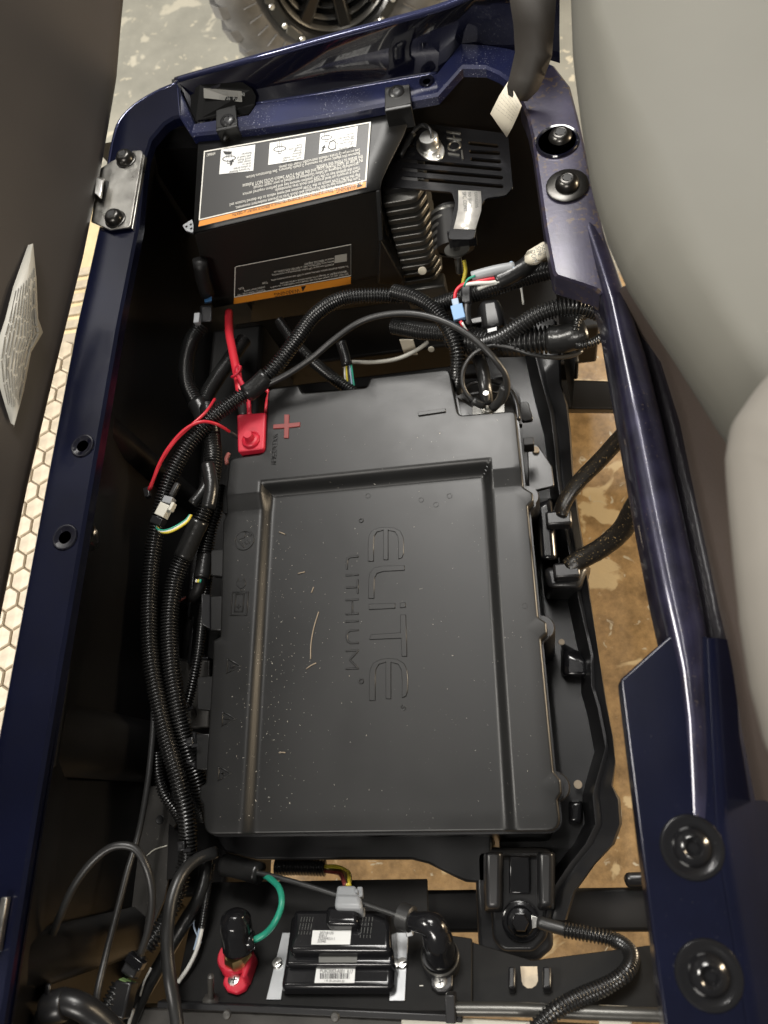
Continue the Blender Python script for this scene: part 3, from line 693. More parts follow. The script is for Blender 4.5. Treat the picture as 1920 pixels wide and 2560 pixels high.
lid = cap('lid', lid_o, lid_h, .0028, -.05, M_['lid'], bat, grid=.022, xs=fx(XL0-.003, XL1+.003, 9)+fx(XRa-.003, XRa+.015, 9), ys=fx(YP0-.003, YP1+.003, 9)+[YS0-.0006, YS0+.0006, YS1-.0006, YS1+.0006])
# lip under the lid and case
def inset(poly, d):
    N = len(poly); out = []
    A = sum(a.x*b.y-b.x*a.y for a, b in zip(poly, poly[1:]+poly[:1])); s = 1 if A > 0 else -1
    for i in range(N):
        e = (poly[(i+1) % N]-poly[i-1]); n = Vector((-e.y, e.x)).normalized()*s; out.append(poly[i]+n*d)
    return out
lip = inset(lid_o, -.0022)
prism('seam_lip', lip, -.030, -.022, M_['plastic'], bat)
lb = [(-.168, -.222), (.172, -.222), (.172, .215), (.10, .275), (-.10, .262), (-.168, .185)]
prism('case', [(-.170, -.252), (.178, -.252), (.172, .215), (.10, .275), (-.10, .262), (-.168, .185)], -.24, -.032, M_['plastic'], bat, r=.012, bevel=.003, top=lb)
# curved skirts bulging under the lid bumps on the right
for (a, b) in ((1330, 1240), (1368, 1568), (1404, 1966)):
    c = P(a, b, -.03); lathe('corner_post', c+Vector((-.006, 0, -.06)), (0, 0, 1), [(.014, -.1), (.0145, .055), (.013, .06)], M_['plastic'], bat, 24)
# side clips on the left edge
for (x0, x1, y0, y1, two) in ((527, 562, 1372, 1442, 0), (503, 551, 1484, 1576, 1), (493, 530, 1690, 1777, 0), (464, 518, 1828, 1925, 1), (541, 572, 1208, 1282, 1)):
    zt = -.018
    if two:
        xm = x0+(x1-x0)*.48
        q = Q((xm, y0+6, zt), (x1+6, y0+6, zt), (x1+6, y1, zt), (xm, y1, zt)); prism('side_clip', q, zt-.04, zt, M_['lid'], bat, bevel=.0012)
        q = Q((x0, y0, zt-.004), (xm, y0+2, zt-.010), (xm, y1-3, zt-.010), (x0, y1-16, zt-.004))
        hexa('side_clip', [p-Vector((0, 0, .03)) for p in q][::-1], q[::-1], M_['plastic'], bat, bevel=.0012)
    else:
        q = Q((x0, y0+3, zt), (x1+8, y0, zt), (x1+6, y1, zt), (x0, y1-4, zt)); prism('side_clip', q, zt-.012, zt, M_['lid'], bat, r=.003, bevel=.001)
# raised marks: everything below is moulded into the lid surface
def mark(name, pts, m='lid', h=.0007, z=None, parent=lid, r=0, off=None):
    """thin moulded shape given as pixels; z = surface height there"""
    zz = z if z is not None else PD
    q = Q(*[(a, b, zz) for a, b in pts])
    if z is None or True:
        hs = [lid_h(p.x, p.y) for p in q]; zz = sum(hs)/len(hs) if off is None else off
        q = Q(*[(a, b, zz) for a, b in pts])
    return prism(name, q, zz-.003, zz+h, M_[m], parent, r=r, bevel=min(.0005, h*.7), seg=1)
s3 = .3617
def z3(pts): return [(840+a*s3, 1250+b*s3) for a, b in pts]
e_ = [(222, 425), (222, 300), (228, 250), (250, 212), (300, 192), (345, 188), (400, 192), (445, 215), (465, 255), (470, 300), (468, 370), (458, 400), (432, 410), (432, 300), (428, 255), (408, 222), (362, 210), (362, 415), (328, 415), (328, 210), (285, 222), (266, 250), (262, 300), (262, 425)]
mark('raised_letter', z3(e_), h=.0011)
mark('raised_letter', z3([(475, 453), (475, 488), (330, 495), (285, 508), (268, 540), (265, 600), (265, 682), (225, 682), (225, 560), (232, 510), (262, 470), (320, 457)]), h=.0011)
mark('raised_letter', z3([(228, 720), (410, 713), (410, 750), (228, 759)]), h=.0011)
mark('raised_letter', z3([(443, 711), (482, 708), (482, 743), (443, 747)]), h=.0011)
mark('raised_letter', z3([(445, 793), (484, 793), (492, 1082), (455, 1082), (450, 957), (230, 967), (243, 930), (446, 917)]), h=.0011)
mark('raised_letter', z3([(230+(x-222)*268/248, 1095+(y-188)*293/237) for x, y in e_]), h=.0011)
def bars(segs, w, h=.0009):
    for k, (x0, y0, x1, y1) in enumerate(segs):
        dx_, dy_ = x1-x0, y1-y0; l = math.hypot(dx_, dy_); nx, ny = -dy_/l*w/2, dx_/l*w/2
        mark('raised_letter', z3([(x0+nx, y0+ny), (x1+nx, y1+ny), (x1-nx, y1-ny), (x0-nx, y0-ny)]), h=h+k*.00006)
W9 = 13
mark('raised_letter', z3([(158, 384), (158, 397), (104, 401), (88, 410), (83, 425), (83, 480), (68, 480), (68, 420), (76, 398), (98, 388)]), h=.0009)
bars([(66, 522, 158, 516)], W9)
bars([(151, 548, 151, 648), (68, 606, 146, 602)], W9)
bars([(66, 693, 158, 687), (66, 790, 158, 785), (112, 697, 112, 784)], W9)
bars([(66, 842, 158, 836)], W9)
mark('raised_letter', z3([(158, 893), (158, 905), (100, 909), (84, 922), (82, 945), (86, 972), (102, 983), (158, 981), (158, 994), (98, 997), (74, 980), (66, 945), (72, 912), (96, 896)]), h=.0009)
bars([(66, 1045, 158, 1039), (66, 1168, 158, 1163), (150, 1046, 95, 1104), (95, 1104, 150, 1160)], W9)
def ring_mark(px, py, r0, r1, h=.0006, m='lid'):
    n = 28; c = P(px, py, PD); zz = lid_h(c.x, c.y); c = P(px, py, zz)
    lathe('raised_ring', Vector((c.x, c.y, zz)), (0, 0, 1), [(r1, -.001), (r1, h*.6), (r1-.0003, h), (r0+.0003, h), (r0, h*.6), (r0, -.001)], M_[m], lid, n)
ring_mark(840+465*s3, 1250+1435*s3, .0022, .0030)
text_mesh('raised_letter', [('R', .0034, P(1005, 1766, PD+.0004), (0, -1, 0), (1, 0, 0), .0004)], M_['lid'], lid)
for (a, b) in ((903, 1301), (903, 1703)):
    ring_mark(a, b, .0016, .0030, .0012)
for (a, b) in ((1053, 1250), (920, 1240), (1124, 1240), (1090, 1262), (1312, 1515)):
    ring_mark(a, b, .0026, .0031, .0003)
mark('plus_mark', [(711, 1037), (724, 1037), (723, 1059), (751, 1056), (751, 1067), (723, 1070), (722, 1096), (710, 1096), (711, 1071), (683, 1073), (684, 1062), (711, 1060)], 'redmark', h=.0014, r=0)
mark('minus_mark', [(1045, 1032), (1114, 1022), (1115, 1031), (1046, 1041)], 'lid', h=.0022)
text_mesh('raised_letter', [('VOLTAGE:50.4V', .0095, P(682, 1086, .0002), P(676, 1176, 0)-P(682, 1086, 0), (1, .02, 0), .0003, .042)], M_['lid'], lid)
# icons along the left strip
def zi(pts): return [(460+a*s3, 1250+b*s3) for a, b in pts]
ring_mark(611, 1351, .0110, .0126, .0010)
mark('raised_icon', zi([(358, 262), (392, 222), (432, 224), (420, 262), (385, 275), (420, 325), (412, 332), (372, 285)]), h=.0007)
mark('raised_icon', zi([(415, 290), (440, 275), (456, 300), (432, 308)]), h=.0007)
ring_mark(460+456*s3, 1250+236*s3, .0003, .0026, .0007)
mark('raised_icon', zi([(362, 560), (430, 560), (426, 590), (405, 612), (385, 612), (364, 590)]), h=.0006)
for q in ([(372, 541), (380, 541), (379, 560), (371, 560)], [(412, 541), (420, 541), (420, 560), (412, 560)], [(391, 612), (399, 612), (399, 630), (390, 630)]): mark('raised_icon', zi(q), h=.0006)
def frame_mark(a, b, c, d, w, h=.0010):
    (x0, y0), (x1, y1) = a, c
    mark('raised_icon', zi([a, b, (b[0]-w*.2, b[1]+w), (a[0]-w*.2, a[1]+w)]), h=h); mark('raised_icon', zi([d, c, (c[0], c[1]-w), (d[0], d[1]-w)]), h=h*1.04)
    mark('raised_icon', zi([a, (a[0]+w, a[1]), (d[0]+w, d[1]), d]), h=h*1.1); mark('raised_icon', zi([b, (b[0]-w, b[1]), (c[0]-w, c[1]), c]), h=h*1.14)
frame_mark((330, 633), (449, 633), (437, 800), (317, 800), 10); frame_mark((356, 648), (419, 648), (409, 775), (345, 775), 8)
for q in ([(376, 720), (382, 720), (381, 755), (375, 755)], [(362, 735), (395, 733), (395, 740), (362, 742)]): mark('raised_icon', zi(q), h=.0008 if q[0][0] == 376 else .0009)
def tri(px, py, s, inner):
    o3 = [(px-s*.5, py-s*.85), (px+s, py), (px-s*.62, py+s*.85)]
    c = [sum(p[0] for p in o3)/3, sum(p[1] for p in o3)/3]; i3 = [(c[0]+(p[0]-c[0])*.72, c[1]+(p[1]-c[1])*.72) for p in o3]
    for k in range(3): mark('raised_icon', [o3[k], o3[(k+1) % 3], i3[(k+1) % 3], i3[k]], h=.0011+.00005*k)
    mark('raised_icon', [(c[0]+x*s, c[1]+y*s) for x, y in inner], h=.0013)
tri(580, 1665, 24, [(-.2, -.2), (.1, -.25), (.35, 0), (.1, .25), (-.2, .2), (-.05, 0)])
tri(568, 1797, 24, [(-.25, -.07), (.3, -.12), (.3, .12), (-.25, .07)])
tri(558, 1934, 23, [(-.25, -.05), (.05, -.2), (0, 0), (.35, -.02), (.02, .22), (.05, .05)])
# negative terminal pocket
tp = Q((1135, 960, -.045), (1250, 945, -.045), (1292, 1000, -.045), (1300, 1060, -.045), (1150, 1060, -.045))
prism('terminal_floor', Q((1120, 950, -.05), (1262, 942, -.05), (1300, 985, -.05), (1305, 1060, -.05), (1120, 1070, -.05)), -.06, -.05, M_['plastic'], bat)
ribp = [(1152, 975), (1180, 958), (1240, 955), (1275, 975), (1290, 1010), (1296, 1050)]
sweep('terminal_rib', spline(Q(*[(a, b, -.028) for a, b in ribp]), .004), .0028, M_['plastic'], bat, 8)
sweep('terminal_rib', spline(Q((1170, 985, -.03), (1235, 980, -.03), (1276, 985, -.03)), .004), .0022, M_['plastic'], bat, 8)
prism('terminal_plate', Q((1180, 1015, -.03), (1262, 1008, -.03), (1262, 1050, -.03), (1180, 1050, -.03)), -.034, -.03, M_['fin'], bat, bevel=.0006)
cN = P(1220, 1020, -.03)
lathe('terminal_stud', cN, (0, .12, 1), [(.0085, 0), (.0085, .003), (.0052, .0032), (.0040, .004), (.0040, .028), (.0034, .030), (0, .030)], M_['bright'], bat, 20)
lathe('terminal_nut', cN+Vector((0, 0, .003)), (0, .12, 1), [(.0075, 0), (.0075, .005), (.0045, .0055)], M_['bright'], bat, 6, sangle=.3)
# dust and crumbs on the lid
dv = []; df = []
def crumb(p, s, yaw, l=1.0):
    b = len(dv); m = Matrix.Translation(p) @ Matrix.Rotation(yaw, 4, 'Z')
    for a, c, d in ((-l, -.5, 0), (l, -.4, 0), (l*.8, .5, 0), (-l*.9, .4, 0), (-l*.5, -.1, .7), (l*.5, .1, .6)): dv.append(m @ Vector((a*s, c*s, d*s)))
    df.extend([(b, b+1, b+5, b+4), (b+1, b+2, b+5), (b+2, b+3, b+4, b+5), (b+3, b, b+4)])
for k in range(440):
    if k < 270: px = random.gauss(700, 60); py = random.uniform(1290, 2050); px = px-(py-1290)*.06
    else: px = random.uniform(590, 1370); py = random.uniform(1000, 2070)
    p = P(px, py, PD)
    if not (-.165 < p.x < .17 and -.22 < p.y < .25): continue
    zz = lid_h(p.x, p.y); p = P(px, py, zz)
    crumb(Vector((p.x, p.y, lid_h(p.x, p.y))), random.uniform(.00024, .00055)*(1.8 if random.random() < .06 else 1), random.random()*3.1, random.choice((1, 1, 1, 1.6)))
du = mesh('dust', dv, df, M_['dust'], None); tag(du, 'pale dust grains scattered over the battery lid', 'dust', kind='stuff')
for i, (pts, lab) in enumerate(((((797, 1530), (785, 1570), (778, 1610), (777, 1648)), 'long curved tan straw lying on the battery lid'), (((766, 1673), (778, 1664), (791, 1658)), 'short dark straw just beyond the long straw tip'),
                   (((698, 1330), (706, 1333), (713, 1336)), 'small pale splinter near the upper left lid corner'), (((745, 1434), (754, 1432), (762, 1430)), 'blunt pale straw fragment beside the plug symbol'), (((779, 1482), (782, 1474), (784, 1468)), 'thin upright straw fragment between plug symbol and big letters'), (((698, 1882), (706, 1881), (714, 1882)), 'stubby tan chip below the long straw on the lid'))):
    q = []
    for a, b in pts:
        p = P(a, b, PD); q.append(Vector((p.x, p.y, lid_h(p.x, p.y)+.0008)))
    wire('straw', q, .00065, M_['straw'], None, 6, lab, 'straw', .003)

# ------------------------------------------------------------------ tray right of the battery
tray = thing('battery_tray', 'black moulded tray with ribbed edge under the battery', 'tray', (.21, 0, -.2))
outer = [(1345, 770), (1392, 800), (1402, 880), (1404, 960), (1420, 1010), (1428, 1080), (1434, 1180), (1448, 1290), (1462, 1380), (1478, 1500), (1497, 1630), (1518, 1760), (1535, 1850), (1540, 1910), (1533, 1965), (1552, 2000), (1556, 2060), (1538, 2110), (1490, 2160), (1440, 2230), (1418, 2300)]
inner = [(1280, 800), (1330, 830), (1345, 900), (1360, 960), (1382, 1040), (1392, 1120), (1398, 1190), (1412, 1290), (1430, 1390), (1452, 1500), (1483, 1640), (1484, 1715), (1500, 1770), (1520, 1870), (1496, 1955), (1488, 1990), (1495, 2060), (1470, 2110), (1430, 2160), (1390, 2220), (1370, 2300)]
rows = []
for (a, b), (c_, d_) in zip(outer, inner):
    A = P(a, b, -.10); B = P(c_, d_, -.112)
    rows.append([A+Vector((0, 0, -.12)), A+Vector((0, 0, -.004)), A.lerp(B, .12)+Vector((0, 0, .002)), A.lerp(B, .8), B+Vector((0, 0, .006)), B+Vector((-.003, 0, .006)), B+Vector((-.006, 0, -.005)), B+Vector((-.012, 0, -.05))])
R3 = []
for i in range(len(rows)-1):
    for k in range(3): R3.append([p.lerp(q, sstep(0, 1, k/3)*.5+k/6) for p, q in zip(rows[i], rows[i+1])])
R3.append(rows[-1])
quadstrip('tray_rim', R3, M_['plastic'], tray, sangle=1.1)
tfl = [P(a, b, -.16) for a, b in ((1200, 850), (1330, 850), (1390, 1100), (1430, 1400), (1480, 1640), (1510, 1860), (1490, 1960), (1480, 2060), (1400, 2180), (1250, 2180))]
prism('tray_floor', tfl, -.175, -.165, M_['plastic'], tray)
hexa('boss', Q((1335, 1245, -.16), (1385, 1245, -.16), (1400, 1400, -.16), (1350, 1400, -.16))[::-1], Q((1340, 1262, -.075), (1378, 1245, -.075), (1392, 1400, -.075), (1350, 1400, -.075))[::-1], M_['gloss'], tray, bevel=.006, seg=3)
hexa('boss', Q((1355, 1415, -.16), (1480, 1415, -.16), (1460, 1500, -.16), (1360, 1500, -.16))[::-1], Q((1360, 1420, -.085), (1470, 1415, -.085), (1450, 1470, -.085), (1370, 1470, -.085))[::-1], M_['plastic'], tray, bevel=.006, seg=3)
hexa('boss', Q((1400, 1600, -.16), (1470, 1640, -.16), (1475, 1700, -.16), (1400, 1690, -.16))[::-1], Q((1415, 1630, -.13), (1465, 1650, -.13), (1470, 1690, -.13), (1410, 1690, -.13))[::-1], M_['gloss'], tray, bevel=.005, seg=3)
hexa('boss', Q((1420, 2000, -.16), (1458, 2000, -.16), (1458, 2062, -.16), (1420, 2062, -.16))[::-1], Q((1424, 2005, -.135), (1454, 2002, -.135), (1452, 2056, -.135), (1424, 2056, -.135))[::-1], M_['gloss'], tray, bevel=.004, seg=3)
prism('side_flap', Q((1318, 1120, -.07), (1342, 1108, -.07), (1380, 1165, -.07), (1386, 1215, -.07), (1322, 1230, -.07)), -.076, -.07, M_['plastic'], tray, r=.004, bevel=.0012)
prism('side_flap', Q((1298, 1005, -.06), (1320, 1003, -.06), (1334, 1048, -.06), (1304, 1052, -.06)), -.068, -.06, M_['plastic'], tray, r=.004, bevel=.001)
box('lid_catch', P(1322, 1112, -.03), (.012, .010, .02), M_['matte'], tray, bevel=.001)
lp = P(1340, 1124, -.0685)
for (a, b, r) in ((1339, 1124, .0035), (1404, 1605, .003), (1445, 1961, .0038)):
    lathe('drain_hole', P(a, b, -.0660 if b < 1200 else (-.1285 if b < 1700 else -.13)), (0, 0, 1), [(r*1.25, -.002), (r*1.2, .0004), (r, .0006), (r*.98, .0002), (0, .0002)], M_['straw'], tray, 16)
# foot of the tray with its bolt
prism('foot', Q((1185, 2120, -.12), (1390, 2120, -.12), (1378, 2300, -.12), (1385, 2370, -.12), (1345, 2405, -.12), (1230, 2402, -.12), (1195, 2372, -.12), (1190, 2250, -.12)), -.15, -.12, M_['plastic'], tray, r=.012, bevel=.005, seg=3)
prism('foot_step', Q((1215, 2140, -.105), (1375, 2140, -.105), (1366, 2300, -.105), (1370, 2345, -.105), (1335, 2382, -.105), (1255, 2382, -.105), (1230, 2350, -.105), (1226, 2280, -.105)), -.125, -.110, M_['plastic'], tray, r=.012, bevel=.004, seg=3)
for (x0, x1, yb) in ((1212, 1255, 2275), (1345, 1385, 2270)):
    hexa('foot_rib', Q((x0-4, 2130, -.11), (x1+4, 2130, -.11), (x1+4, yb+8, -.11), (x0-4, yb+8, -.11))[::-1], Q((x0+2, 2130, -.085), (x1-2, 2130, -.085), (x1-4, yb-5, -.092), (x0+4, yb-5, -.092))[::-1], M_['plastic'], tray, bevel=.004, seg=3)
prism('centre_rib', Q((1272, 2140, -.10), (1325, 2140, -.10), (1326, 2236, -.10), (1272, 2236, -.10)), -.115, -.100, M_['gloss'], tray, bevel=.002)
fb = P(1302, 2303, -.1085)
wsh = lathe('flange_washer', fb, (0, 0, 1), [(.0195, 0), (.0195, .0012), (.018, .002), (.0145, .0022), (.013, .004)], M_['gloss'], tray, 32)
lathe('flange_bolt', fb+Vector((0, 0, .002)), (0, 0, 1), [(.0145, 0), (.0135, .002), (.0092, .003), (.0088, .010), (.008, .0112), (0, .0112)], M_['gloss'], tray, 6, sangle=.4)
prism('ring_terminal', Q((1328, 2288, -.104), (1352, 2296, -.104), (1352, 2316, -.104), (1330, 2322, -.104)), -.106, -.1035, M_['bright'], tray, bevel=.0004)
prism('front_skirt', Q((500, 2040, -.12), (1230, 2040, -.12), (1230, 2210, -.12), (1165, 2206, -.12), (1140, 2195, -.12), (1070, 2160, -.12), (1030, 2150, -.12), (640, 2150, -.12), (560, 2130, -.12)), -.17, -.12, M_['plastic'], tray, r=.006, bevel=.003)
# cable from the foot: sleeve plus braided conduit
fc = thing('ground_cable', 'black conduit cable curling from the bolted tray foot', 'cable', P(1360, 2320, -.11))
wire('heat_shrink', Q((1345, 2305, -.101), (1375, 2314, -.098), (1418, 2326, -.095)), .0062, M_['wire'], fc, 12)
hose('conduit', Q((1412, 2325, -.095), (1470, 2335, -.09), (1540, 2352, -.085), (1578, 2385, -.065), (1566, 2430, -.04), (1520, 2462, -.03), (1450, 2492, -.016), (1390, 2525, -.002), (1340, 2570, .004), (1300, 2620, .006)), .0075, M_['loom'], fc, pitch=.0036, depth=.24)

# braided cables leaving over the right gap
for pts, lab in ((((1610, 1040, .06), (1560, 1085, .02), (1500, 1150, -.02), (1440, 1212, -.05), (1408, 1262, -.065), (1400, 1290, -.07)), 'braided black cable dropping to the small tray boss'),
                 (((1640, 1180, .07), (1590, 1262, .02), (1555, 1325, -.02), (1500, 1372, -.05), (1445, 1402, -.07), (1420, 1420, -.075)), 'braided black cable ending at the wide tray boss')):
    t = thing('braided_cable', lab, 'cable', P(*pts[-1]), 'braided cables right of the battery')
    pth = spline(Q(*pts), .0035); rnd = [random.uniform(.88, 1.08) for _ in pth]
    rnd = [sum(rnd[max(0, i-3):i+4])/len(rnd[max(0, i-3):i+4]) for i in range(len(rnd))]
    sweep('sleeve', pth, lambda i: .0116*rnd[i], M_['sleeve'], t, 18, .7)
    e = P(*pts[-1]); box('end_plug', e+Vector((-.002, -.004, -.003)), (.03, .018, .02), M_['plastic'], t, bevel=.003)

# ------------------------------------------------------------------ frame below
fr = thing('frame_beam', 'black steel cross beam behind the tray on the far right', 'frame', P(1450, 1000, -.2))
hexa('beam', Q((1150, 965, -.28), (1620, 975, -.28), (1620, 1035, -.28), (1150, 1030, -.28))[::-1], Q((1150, 940, -.2), (1620, 955, -.2), (1620, 1025, -.2), (1150, 1020, -.2))[::-1], M_['matte'], fr, bevel=.004)
fr2 = thing('frame_beam', 'black steel beam crossing behind the bolted tray foot', 'frame', P(1500, 2300, -.2))
hexa('beam', Q((1060, 2225, -.22), (1680, 2225, -.22), (1680, 2330, -.22), (1060, 2330, -.22))[::-1], Q((1060, 2226, -.16), (1680, 2216, -.16), (1680, 2328, -.16), (1060, 2332, -.16))[::-1], M_['matte'], fr2, bevel=.004)
hexa('bracket_tab', Q((1560, 2180, -.16), (1680, 2180, -.16), (1680, 2222, -.16), (1560, 2222, -.16))[::-1], Q((1556, 2182, -.14), (1680, 2176, -.14), (1680, 2216, -.14), (1570, 2216, -.14))[::-1], M_['plastic'], fr2, bevel=.006, seg=3)
# chassis crosspiece far under the controller
fr3 = thing('chassis_rail', 'dark chassis cross rail low behind the battery', 'frame', (0, .46, -.3))
box('rail', (-.0, .52, -.26), (.62, .10, .10), M_['matte'], fr3, bevel=.004)
box('rail_web', (.02, .40, -.20), (.5, .02, .05), M_['matte'], fr3, bevel=.003)
for (px, py, r) in ((1056, 677, .006), (1078, 873, .0045)):
    lathe('bright_hole', P(px, py, y=.465 if py < 800 else .388), (0, -1, .4), [(r, 0), (r*.9, .001), (0, .0012)], M_['cream'], fr3, 14)
pc_ = P(1022, 868, y=.386)
box('paper_tag', pc_, (.019, .0015, .036), M_['cream'], fr3, rot=Matrix.Rotation(-.15, 4, 'Z'))
side = thing('side_member', 'black frame member below the left liner beside the hoses', 'frame', (-.25, 0, -.2))
hexa('member', [Vector(v) for v in ((-.30, -.3, -.26), (-.19, -.3, -.26), (-.19, .5, -.26), (-.30, .5, -.26))], [Vector(v) for v in ((-.285, -.3, -.13), (-.20, -.3, -.13), (-.20, .5, -.13), (-.285, .5, -.13))], M_['matte'], side, bevel=.006)
for (a, b, l) in ((1490, 1500, .05), (1600, 1700, .05)):
    p = P(455, (a+b)/2, -.10); box('web_plate', p+Vector((.012, 0, -.012)), (.05, .004, .03), M_['plastic'], side, bevel=.001)
    p = P(440, a, -.08); box('web_plate', p+Vector((.02, 0, -.02)), (.004, .06, .04), M_['plastic'], side, bevel=.001)
prism('floor_plate', Q((440, 1650, -.09), (525, 1650, -.09), (520, 1820, -.09), (450, 1820, -.09)), -.10, -.09, M_['grysteel'], side, bevel=.002)
lathe('bolt', P(470, 1790, -.088), (0, 0, 1), [(.010, 0), (.010, .003), (.007, .006), (0, .006)], M_['steel'], side, 16)
for (a, b) in (((285, 880, .03), (430, 1110, -.06)), ((275, 960, .0), (405, 1150, -.09))):
    A = P(*a); B = P(*b)
    sweep('diagonal_rib', spline([A, B], .02), .007, M_['liner'], side, 8)
br = thing('steel_bracket', 'grey steel bracket with a drilled hole left of the battery corner', 'bracket', P(390, 2250, -.13))
z = -.085
prism('plate', Q((368, 1965, z), (392, 1965, z), (440, 2060, z), (424, 2090, z), (420, 2200, z), (410, 2250, z), (372, 2340, z), (345, 2430, z), (280, 2470, z), (300, 2330, z), (322, 2150, z), (338, 2040, z)), z-.004, z, M_['grysteel'], br, r=.003, bevel=.0008)
prism('edge_flange', Q((332, 2000, z), (342, 2000, z), (326, 2150, z), (304, 2330, z), (284, 2470, z), (276, 2470, z), (296, 2330, z), (318, 2150, z)), z-.02, z+.003, M_['steel'], br, bevel=.0006)
lathe('hole', P(400, 2049, z), (0, 0, 1), [(.0052, .0001), (.0045, .0006), (.0038, .0003), (0, .0003)], M_['ink'], br, 16)
wire('chalk_line', Q((367, 2140, z+.0006), (385, 2125, z+.0006), (418, 2114, z+.0006)), .0009, M_['conn'], br, 6)
prism('dark_slot', Q((424, 2060, z), (470, 2100, z), (470, 2190, z), (418, 2200, z)), z-.002, z+.002, M_['matte'], br, bevel=.0005)

# ------------------------------------------------------------------ controller box with warning labels
cb = thing('controller_box', 'black controller cover carrying two orange warning labels', 'controller', (-.09, .54, -.1))
tl = P(497, 356, .122); trr_ = P(1026, 268, .122); fl_ = P(484, 583, .104); frr = P(948, 474, .104)
bl_ = P(532, 772, -.035); brr = None
# cover: top sheet with a wavy right edge
N_ = 10; rowsT = []
redge = None
def PT(px, py, off=0):
    """point on the sloping top cover"""
    n = (frr-fl_).cross(tl-fl_).normalized(); d = R_*((px-960)/FPX)+U_*((1280-py)/FPX)+F_
    return CAM+d*((fl_-CAM).dot(n)/d.dot(n))+n*off
redge = [PT(*q) for q in ((1027, 266), (1022, 300), (1008, 340), (988, 380), (968, 420), (955, 450), (950, 474))]
for k in range(7):
    t = k/6; a = tl.lerp(fl_, t); b = redge[k]
    rowsT.append([a.lerp(b, j/8) for j in range(9)])
nd = Vector((0, -.3, -1)).normalized()
top = quadstrip('top_cover', rowsT, M_['lid'], cb, solid=-.003, sangle=1.2)
nT = (frr-fl_).cross(tl-fl_).normalized()
def PF(px, py, off=0):
    n = (frr-fl_).cross(fl_-bl_).normalized(); n = -n if n.y > 0 else n
    d = R_*((px-960)/FPX)+U_*((1280-py)/FPX)+F_
    return CAM+d*((fl_-CAM).dot(n)/d.dot(n))+n*off
brr = PF(958, 690)
front = hexa('front_cover', [fl_, frr, brr, bl_], [fl_+Vector((.002, .02, -.004)), frr+Vector((-.002, .02, -.004)), brr+Vector((-.002, .03, 0)), bl_+Vector((.002, .03, 0))], M_['cover'], cb, bevel=.002)
re = [P(940, 478, .104), P(951, 474, .104), P(958, 600, y=fl_.y-.006), P(946, 606, y=fl_.y-.006)]
hexa('corner_strip', re, [p+Vector((0, .012, -.002)) for p in re], M_['lid'], cb, bevel=.001)
gs = [P(950, 600, y=fl_.y+.0), P(1010, 700, y=fl_.y+.02), P(1000, 716, y=fl_.y+.02), P(945, 712, y=fl_.y)]
hexa('side_gusset', gs, [p+Vector((.0, .03, 0)) for p in gs], M_['plastic'], cb, bevel=.002)
cbk = box('controller_case', (-.09, .56, .02), (.24, .12, .13), M_['matte'], cb, bevel=.004)
# two folded hanger clips with push rivets
for (x0, x1, y0, y1, cx, cy) in ((544, 595, 272, 350, 569, 302), (964, 1028, 222, 285, 991, 230)):
    q = Q((x0, y0+6, LZ), (x1-2, y0-2, LZ), (x1+2, y0+46, LZ), (x0, y0+58, LZ)); q2 = [p+Vector((0, 0, .0055)) for p in q]
    hg = hexa('hanger_clip', [p+Vector((0, 0, .002)) for p in q][::-1], q2[::-1], M_['lid'], cb, bevel=.001)
    hexa('hanger_clip', [q2[3]+Vector((0, -.004, -.03)), q2[2]+Vector((0, -.004, -.03)), q2[2]+Vector((0, .0, -.03)), q2[3]+Vector((0, 0, -.03))], [q2[3]+Vector((0, -.004, -.001)), q2[2]+Vector((0, -.004, -.001)), q2[2], q2[3]], M_['lid'], cb, bevel=.001)
    lathe('push_rivet', P(cx, cy, LZ+.0055), (0, -.1, 1), [(.0098, 0), (.0098, .0012), (.008, .0028), (.0045, .0036), (.0038, .0026), (0, .0026)], M_['plastic'], hg, 24)
    cr = P((x0+x1)/2, y1+2, .122); lathe('gusset_nub', cr+Vector((0, .004, .004)), (0, -.8, .3), [(.005, -.002), (.0045, .006), (.001, .015), (0, .015)], M_['lid'], cb, 8)
# labels ------------------------------------------------------------
lb1 = mesh('warning_label', [PT(517, 382, .0034), PT(929, 310, .0034), PT(918, 473, .0034), PT(499, 572, .0034)], [(0, 1, 2, 3)], M_['blacklabel'], cb, solid=.0003)
def strip(name, pts, m, par, fn=PT, o=.0038): return mesh(name, [fn(a, b, o) for a, b in pts], [tuple(range(len(pts)))], M_[m], par)
strip('label_band', [(502, 557), (917, 459), (915, 473), (499, 571)], 'orange', lb1)
for q in ([(513, 383), (929, 310), (929, 313), (513, 386)], [(513, 386), (516, 386), (503, 555), (500, 556)], [(925, 313), (929, 313), (918, 457), (914, 458)], [(501, 553), (915, 455), (915, 458), (501, 556)]): strip('label_border', q, 'inkwhite', lb1, o=.0040)
uT = (PT(499, 572)-PT(918, 473)).normalized(); vT = (PT(918, 473)-PT(929, 310)).normalized()
vT = nT.cross(uT)
tl_ = []
def tline(s, px0, py0, px1, py1, size, fn=PT, o=.0042):
    a = fn(px0, py0, o); b = fn(px1, py1, o); u = b-a
    n = nT if fn is PT else (fn(600, 700, 1)-fn(600, 700, 0)).normalized()
    return (s, size, a, u, n.cross(u.normalized()), 0, u.length)
strip('pictogram_panel', [(556, 379), (641, 367), (636, 432), (551, 441)], 'white', lb1, o=.0040)
strip('pictogram_panel', [(677, 363), (767, 348), (762, 404), (673, 418)], 'white', lb1, o=.0040)
strip('pictogram_panel', [(803, 340), (896, 321), (892, 372), (799, 391)], 'white', lb1, o=.0040)
